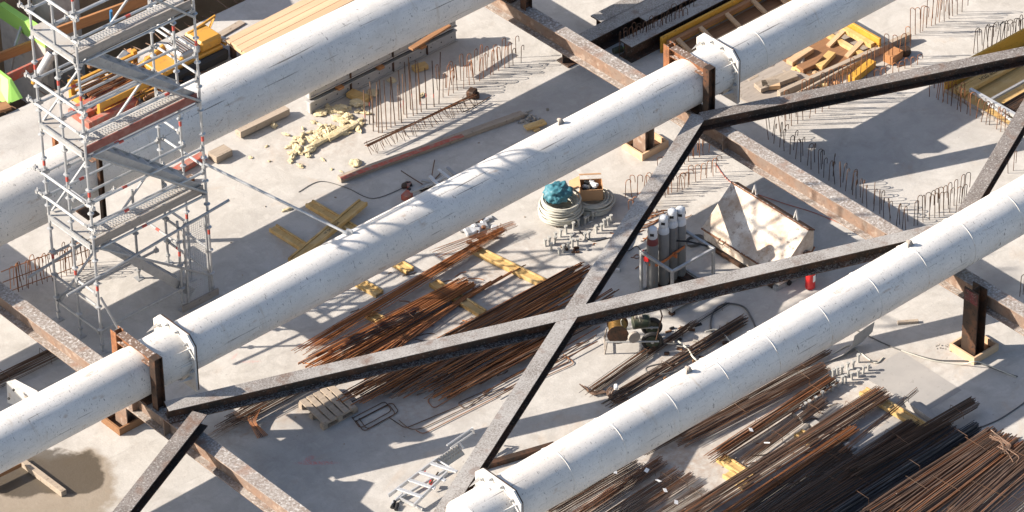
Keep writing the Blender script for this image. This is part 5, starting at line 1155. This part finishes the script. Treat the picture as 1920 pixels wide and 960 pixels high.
tag(MB().slab([at(1690, 658, .004), at(1803, 731, .004), at(1735, 772, .004), at(1612, 704, .004)], .006).build('ground_sheet', M['sheet']), 'square grey sheet lying flat by the yellow printed beam', 'sheet')
tag(MB().slab([at(1560, 872, .004), at(1690, 770, .004), at(1742, 800, .004), at(1640, 872, .004)], .006).build('ground_sheet', M['sheet']), 'pale grey sheet under the thin bundle and yellow beam', 'sheet')
mb = MB(); c0 = at(1590, 640); 
arc = [at(1558, 668, .01), at(1590, 652, .02), at(1618, 640, .07), at(1636, 622, .16), at(1640, 604, .30)]
sv = [p_ for p_ in arc] + [p_ + Vector((-.55, -.05, .0)) for p_ in arc]
mb.add(sv + [p_ + Vector((0, 0, .012)) for p_ in sv], [(i, i + 1, i + 6, i + 5) for i in range(4)] + [(i + 10, i + 15, i + 16, i + 11) for i in range(4)] + [(i, i + 10, i + 11, i + 1) for i in range(4)] + [(i + 5, i + 6, i + 16, i + 15) for i in range(4)] + [(0, 5, 15, 10), (4, 14, 19, 9)])
tag(mb.build('curled_sheet', M['sheet'], smooth=True), 'curled grey sheet behind the front pipe near the studs', 'sheet')
# ------------------------------------------------------------------ white bracket behind the pipe, lower left
br = thing('steel_bracket', 'cream steel bracket with bolt holes lying behind the middle pipe at the lower left', 'bracket', at(40, 745))
q = [at(12, 716, .55), at(28, 711, .62), at(70, 733, .6), at(75, 775, .1), at(14, 755, .1)]
fp = MB().slab(q, .03).build('bracket_plate', M['white_steel'], br, bevel=.003)
for px, py in ((27, 729), (18, 745), (27, 716)): MB().lathe(at(px, py, .5) + Vector((-.03, -.03, .0)), [(.022, 0), (.022, .03)], 10, 'Y').build('bolt_hole', M['black'], fp)
for k in (0, 1, 2): MB().slab([at(20 + k * 12, 757, .1), at(38 + k * 11, 731 + k * 2, .4), at(44 + k * 11, 740 + k * 2, .1)], .03).build('rib', M['white_steel'], br)
# ------------------------------------------------------------------ H-beams stacked at the top
def hbeam(label, x0, x1, y, z, w=.34, h=.36, m='beam'):
    return beam('stacked_beam', label, 'steel beam', (x0, y, z), (x1, y, z), w, h, M[m], 'steel H-beams lying at the top', tf=.03)
s = at(1042, 118, .0); y0 = at(1060, 126, 0).y + .10
hbeam('long dark H-beam passing under the long cross beam at the top', s.x + .05, 12, y0, .185)
s2 = at(1125, 40, .36); hbeam('short dark H-beam whose end faces the cross beam at the top edge', s2.x, 12, s2.y + .1, .185)
s3 = at(1172, 16, .36); hbeam('third H-beam lying at the very top edge beside the hooked bars', s3.x, 14, s3.y - .45, .19, .30, .34)
s4 = at(1165, 78, .36); hbeam('wide black H-beam behind the dark hooked bars', s4.x, 13, s4.y - .12, .19, .34, .37, 'beam')
lath('brown timber on the floor behind the yellow formwork box', (1300, 28), (1400, -10), .22, .14, 'wood_brown')
bt = thing('green_bottle', 'small crumpled green plastic bottle on the floor by the stacked beams', 'bottle', at(1157, 95))
MB().tube([at(1150, 96, .06), at(1166, 91, .06)], [.06, .075], 10).build('body', M['green_paint'], bt, smooth=True); MB().tube([at(1166, 91, .06), at(1171, 89, .06)], .025, 8).build('cap', M['green_panel'], bt)
# ------------------------------------------------------------------ yellow formwork boxes
yb = thing('formwork_box', 'large yellow formwork box under the middle pipe beside the right-hand saddle', 'formwork', (8, 1.5, 0), 'yellow formwork boxes')
bx0, bx1, by0, by1, bh = 6.45, 9.5, .10, 2.98, .36
MB().bar((bx0, by1, bh / 2), (bx1, by1, bh / 2), .05, bh).build('side_panel', M['yellow_panel'], yb, bevel=.004)
MB().bar((bx1, by0, bh / 2), (bx1, by1 - .03, bh / 2), .05, bh).build('side_panel', M['yellow_panel'], yb, bevel=.004)
MB().bar((bx0, by0, .07), (bx1, by0, .07), .05, .14).build('side_panel', M['wood_grey'], yb, bevel=.004)
MB().box(((bx0 + bx1) / 2, (by0 + by1) / 2, .02), (bx1 - bx0 - .06, by1 - by0 - .06, .03)).build('floor_board', M['toe_grey'], yb)
MB().box(((bx0 + bx1) / 2, by1 - .55, .04), (bx1 - bx0 - .2, .9, .012)).build('floor_board', M['wood_brown'], yb)  # brown board; its dark tone also paints the shaded far part of the floor
MB().box((8.6, .85, .042), (1.3, 1.1, .012)).build('floor_board', M['wood_brown'], yb)
MB().box((8.15, .9, .052), (.08, 1.0, .006)).build('gap_strip', M['black'], yb)
for y in (by1 - .10,): MB().bar((bx0 + .1, y, .22), (bx1 - .1, y, .22), .10, .10).build('waling', M['wood_brown'], yb)
MB().bar((bx0 + .1, by1 - .55, .08), (bx1 - .1, by1 - .55, .08), .12, .10).build('waling', M['wood'], yb)
for x in (6.75, 7.35, 8.05, 8.75, 9.3): MB().bar((x, by1 - .14, .26), (x, by1 - .62, .10), .09, .05).build('strut', M['wood'], yb, bevel=.003)
MB().bar((bx1 - .10, by0 + .1, .20), (bx1 - .10, by1 - .2, .20), .10, .10).build('waling', M['yellow_wood'], yb)
MB().bar((bx1 - .35, by0 + .1, .08), (bx1 - .35, by1 - .6, .08), .10, .10).build('waling', M['yellow_wood'], yb)
for y in (.45, .95, 1.5): MB().bar((bx1 - .10, y, .20), (bx1 - .6, y - .05, .06), .10, .06).build('strut', M['wood'], yb)
for (a, b, lb, m, w) in (((1480, 118), (1520, 92), 'loose board inside the large yellow box, nearer the pipe', 'wood', .16), ((1500, 130), (1545, 110), 'dark loose board inside the large yellow box', 'wood_brown', .2), ((1535, 126), (1560, 100), 'stubby yellow beam offcut inside the large yellow box', 'yellow_wood', .16), ((1420, 165), (1490, 140), 'grey plank inside the large yellow box, next to the flange', 'wood_grey', .25), ((1428, 160), (1462, 158), 'brown timber block below the bolted flange', 'wood', .22)):
    lath(lb, a, b, w, .09, m, z=.10)
plank('long weathered timber edge running along the near side of the yellow box', 'timber', (1460, 178), (1706, 68), .10, .10, .16, 'wood_grey')
plank('yellow timber end standing beside the near side of the yellow box', 'timber', (1596, 150), (1636, 118), .10, .16, .14, 'yellow_panel')
plank('rusty block on the floor between the box edge and the slanting brace', 'block', (1665, 112), (1685, 98), .10, .22, .18, 'orange_wood', 'timber_block')
tag(MB().lathe(at(1697, 102) , [(.10, 0), (.12, .06), (.10, .14)], 14).build('iron_pot', M['dark_steel'], smooth=True), 'dark round iron piece beside the rusty block', 'scrap')
y2 = thing('formwork_box', 'yellow formwork box with dark print at the right edge under the slanting brace', 'formwork', (10.5, -2.4, 0), 'yellow formwork boxes')
fx0, fx1, fy0, fy1 = 9.50, 13.5, -3.55, -1.62
MB().bar((fx0, fy1, .23), (fx1, fy1, .23), .05, .46).build('side_panel', M['yellow_panel'], y2, bevel=.004)
MB().bar((fx0, fy0, .03), (fx0, fy1, .03), .05, .06).build('side_panel', M['toe_grey'], y2, bevel=.004)
MB().box(((fx0 + fx1) / 2, (fy0 + fy1) / 2, .02), (fx1 - fx0 - .06, fy1 - fy0 - .06, .03)).build('floor_board', M['yellow_wood'], y2)
MB().bar((fx0 + .05, fy1 - .32, .12), (fx1, fy1 - .32, .12), .20, .05).build('beam_web', M['yellow_wood'], y2); 
for q in (-.22, -.42): MB().bar((fx0 + .05, fy1 - q * -1, .12), (fx1, fy1 + q, .12), .04, .09).build('beam_flange', M['yellow_wood'], y2)
lettering('H20 eco N   2,90 m', (10.65, fy1 - .32, .148), (1, 0, 0), (0, 0, 1), .13, y2)
MB().tube([(fx0 + .1, fy0 + .9, .20), (fx0 - .02, fy0 - .02, .2)], .03, 8).build('steel_waler', M['galv_dull'], y2)
MB().bar((fx0 + .16, fy0, .22), (fx0 + .16, fy1 - .5, .22), .07, .07).build('steel_waler', M['alu'], y2)
MB().bar((fx0 + .2, fy0 + .95, .2), (fx1, fy0 + .95, .2), .05, .05).build('steel_waler', M['galv_dull'], y2)
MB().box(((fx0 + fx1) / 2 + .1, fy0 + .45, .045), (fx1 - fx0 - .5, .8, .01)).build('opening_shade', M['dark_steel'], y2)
for k in range(9): add_bar(Vector((fx0 + .35, fy0 + .12 + k * .085, .09)), Vector((fx1 - .3, fy0 + .15 + k * .085, .09)), 'bar_dark', .010, y2)
# ------------------------------------------------------------------ yellow machine and frames below the scaffold
mc = thing('site_machine', 'yellow site machine with a grey grille hood behind the back pipe', 'machine', at(350, 120))
mx, my = at(352, 122).x, at(352, 122).y
R_ = lambda x, y, z: Vector((mx + x, my + y, z))
MB().box(R_(-.1, 0, .22), (1.5, .62, .20)).build('chassis', M['yellow_paint'], mc, bevel=.02)
for y in (-.36, .36): MB().box(R_(-.1, y, .14), (1.6, .16, .26)).build('track', M['black'], mc, bevel=.06)
MB().box(R_(.42, .02, .42), (.52, .56, .24)).build('engine_cover', M['yellow_paint'], mc, bevel=.05)
g_ = MB().box(R_(-.08, .0, .42), (.50, .52, .18)).build('grille_hood', M['galv_dull'], mc, bevel=.05)
for k in range(8): MB().box(R_(-.28 + k * .058, 0, .514), (.018, .46, .012)).build('slat', M['dark_steel'], g_)
for y in (-.3, .3): MB().bar(R_(-.95, y, .2), R_(-.3, y, .42), .09, .14).build('arm', M['yellow_paint'], mc, bevel=.02)
MB().bar(R_(-.95, -.34, .18), R_(-.95, .34, .18), .10, .12).build('cross_arm', M['yellow_paint'], mc, bevel=.02)
MB().bar(R_(.72, -.3, .3), R_(.72, .3, .3), .05, .05).build('bumper', M['yellow_paint'], mc)
for y in (-.22, 0, .22): MB().tube([R_(.70, y, .36), R_(.86, y - .1, .26)], .03, 8).build('hydraulic_ram', M['alu'], mc)
MB().tube([R_(.2, .2, .52), R_(.9, .25, .60), R_(.75, .3, .3)], .03, 6).build('boom_tube', M['yellow_paint'], mc)
mk = thing('bar_crate', 'yellow steel crate holding a bundle of brown bars, seen through the scaffold', 'crate', at(225, 178))
kx, ky = at(222, 176).x, at(222, 176).y
K_ = lambda x, y, z: Vector((kx + x, ky + y, z))
for y in (-.45, .45): MB().bar(K_(-.75, y, .3), K_(.75, y, .3), .06, .14).build('side_rail', M['yellow_paint'], mk); MB().bar(K_(-.75, y, .08), K_(.75, y, .08), .06, .12).build('side_rail', M['yellow_paint'], mk)
for x in (-.75, 0, .75): MB().bar(K_(x, -.42, .08), K_(x, .42, .08), .08, .12).build('cross_rail', M['yellow_paint'], mk)
for x in (-.75, .75):
    for y in (-.45, .45): MB().box(K_(x, y, .22), (.09, .09, .44)).build('corner_post', M['yellow_paint'], mk)
MB().box(K_(0, 0, .05), (1.4, .8, .04)).build('crate_floor', M['wood_brown'], mk)
for k in range(30):
    yy = random.uniform(-.36, .36); tag(add_bar(K_(-.68, yy, .20 + random.random() * .14), K_(random.uniform(.2, .7), yy + random.uniform(-.05, .05), .20 + random.random() * .14), random.choice(['bar_orange', 'bar_rust', 'bar_brown']), .012, None, 'loose_bar'), 'brown bar lying in the yellow steel crate', 'steel bar', 'bars in the yellow crate')
rf = thing('red_frame', 'faded red steel frame lying in front of the yellow crate', 'steel frame', at(190, 215))
fx_, fy_ = at(190, 213).x, at(190, 213).y
for y in (-.25, 0.05, .3): MB().bar(Vector((fx_ - .45, fy_ + y, .10)), Vector((fx_ + .6, fy_ + y, .10)), .14, .16).build('rail', M['red_paint'], rf, bevel=.01)
for x in (-.45, .6): MB().bar(Vector((fx_ + x, fy_ - .3, .10)), Vector((fx_ + x, fy_ + .35, .10)), .12, .14).build('cross_rail', M['red_paint'], rf)
plank('white painted timber slanting past the yellow machine', 'timber', (262, 125), (320, 170), .10, .22, .08, 'ply')
scrap('grey scrap piece beside the yellow crate', 'scrap by the yellow crate', 268, 175, 14, 16, 7, ['galv_dull', 'dark_steel', 'plastic', 'wood_brown'], .06, .24)
lath('weathered timber block under the back pipe beside the scaffold leg', (398, 296), (428, 281), .26, .14, 'wood_grey', z=.08); lath('faded red board under the back pipe behind the scaffold', (318, 328), (382, 292), .16, .12, 'red_paint', z=.08)
lath('pale board leaning by the back pipe under the scaffold', (278, 300), (305, 325), .16, .06, 'ply', z=.2); lath('rusty angle piece under the back pipe in front of the red board', (335, 345), (362, 332), .1, .12, 'rust', z=.07)

scrap('orange-brown machine clutter seen through the scaffold', 'clutter behind the scaffold', 290, 160, 44, 60, 24, ['yellow_paint', 'rust', 'dark_steel', 'orange_wood', 'black', 'wood_brown', 'galv_dull'], .06, .30, 'machine_scrap', 'scrap', .5)
loose('thin bar lying across the clutter behind the scaffold', 'bars in the clutter behind the scaffold', [(random.uniform(240, 400), random.uniform(90, 160), random.uniform(160, 260), random.uniform(150, 215), .1, .2) for _ in range(14)], ['bar_rust', 'bar_dark', 'bar_orange'])

def offcuts(label, grp, px, py, n, sx, sy, ms, lo, hi, r=.008):
    for k in range(n):
        x, y = px + random.gauss(0, sx), py + random.gauss(0, sy); a = random.uniform(-.9, .3); l_ = random.uniform(lo, hi)
        loose(label, grp, [(x, y, x + l_ * math.cos(a), y + l_ * math.sin(a) * .6, .012, .012)], ms, r)
offcuts('short rusty wire offcut near the gas cylinders', 'offcuts near the gas cylinders', 1205, 440, 22, 28, 40, ['bar_rust', 'bar_dark', 'bar_orange'], 6, 26)
offcuts('short rusty offcut on the floor around the middle bundles', 'offcuts round the middle bundles', 830, 610, 46, 130, 60, ['bar_orange', 'bar_rust', 'bar_dark'], 8, 40)
offcuts('short dark offcut by the large yellow formwork box', 'offcuts by the yellow box', 1560, 130, 16, 60, 22, ['bar_dark', 'bar_rust'], 8, 30)
offcuts('short brown offcut lying between the bottom right bundles', 'offcuts by the bottom bundles', 1500, 830, 34, 110, 50, ['bar_brown', 'bar_rust', 'bar_dark'], 8, 44)
scrap('timber scrap in and around the large yellow box', 'timber scraps by the yellow box', 1510, 130, 22, 45, 18, ['wood', 'wood_brown', 'wood_grey', 'yellow_wood'], .06, .30, 'timber_scrap', 'timber', .3)
scrap('small grey scrap on the floor around the cable coils', 'scraps by the coils', 1090, 430, 12, 40, 22, ['plastic', 'wood_grey', 'rubble', 'dark_steel'], .03, .10, 'floor_scrap')
scrap('small dark scrap between the hoses and the cart', 'scraps by the hoses', 1290, 640, 20, 50, 28, ['dark_steel', 'black', 'wood_brown', 'rubble'], .04, .16, 'floor_scrap')
hose('thin black cable wandering over the floor from the coils to the cylinders', [(1085, 432), (1110, 452), (1150, 446), (1176, 470), (1196, 462), (1214, 500)], .008, 'black', z=.012)
hose('thin grey cable winding between the middle pipe and the foam pile', [(560, 360), (600, 340), (650, 352), (700, 372), (760, 350)], .007, 'cable_dark', z=.010)
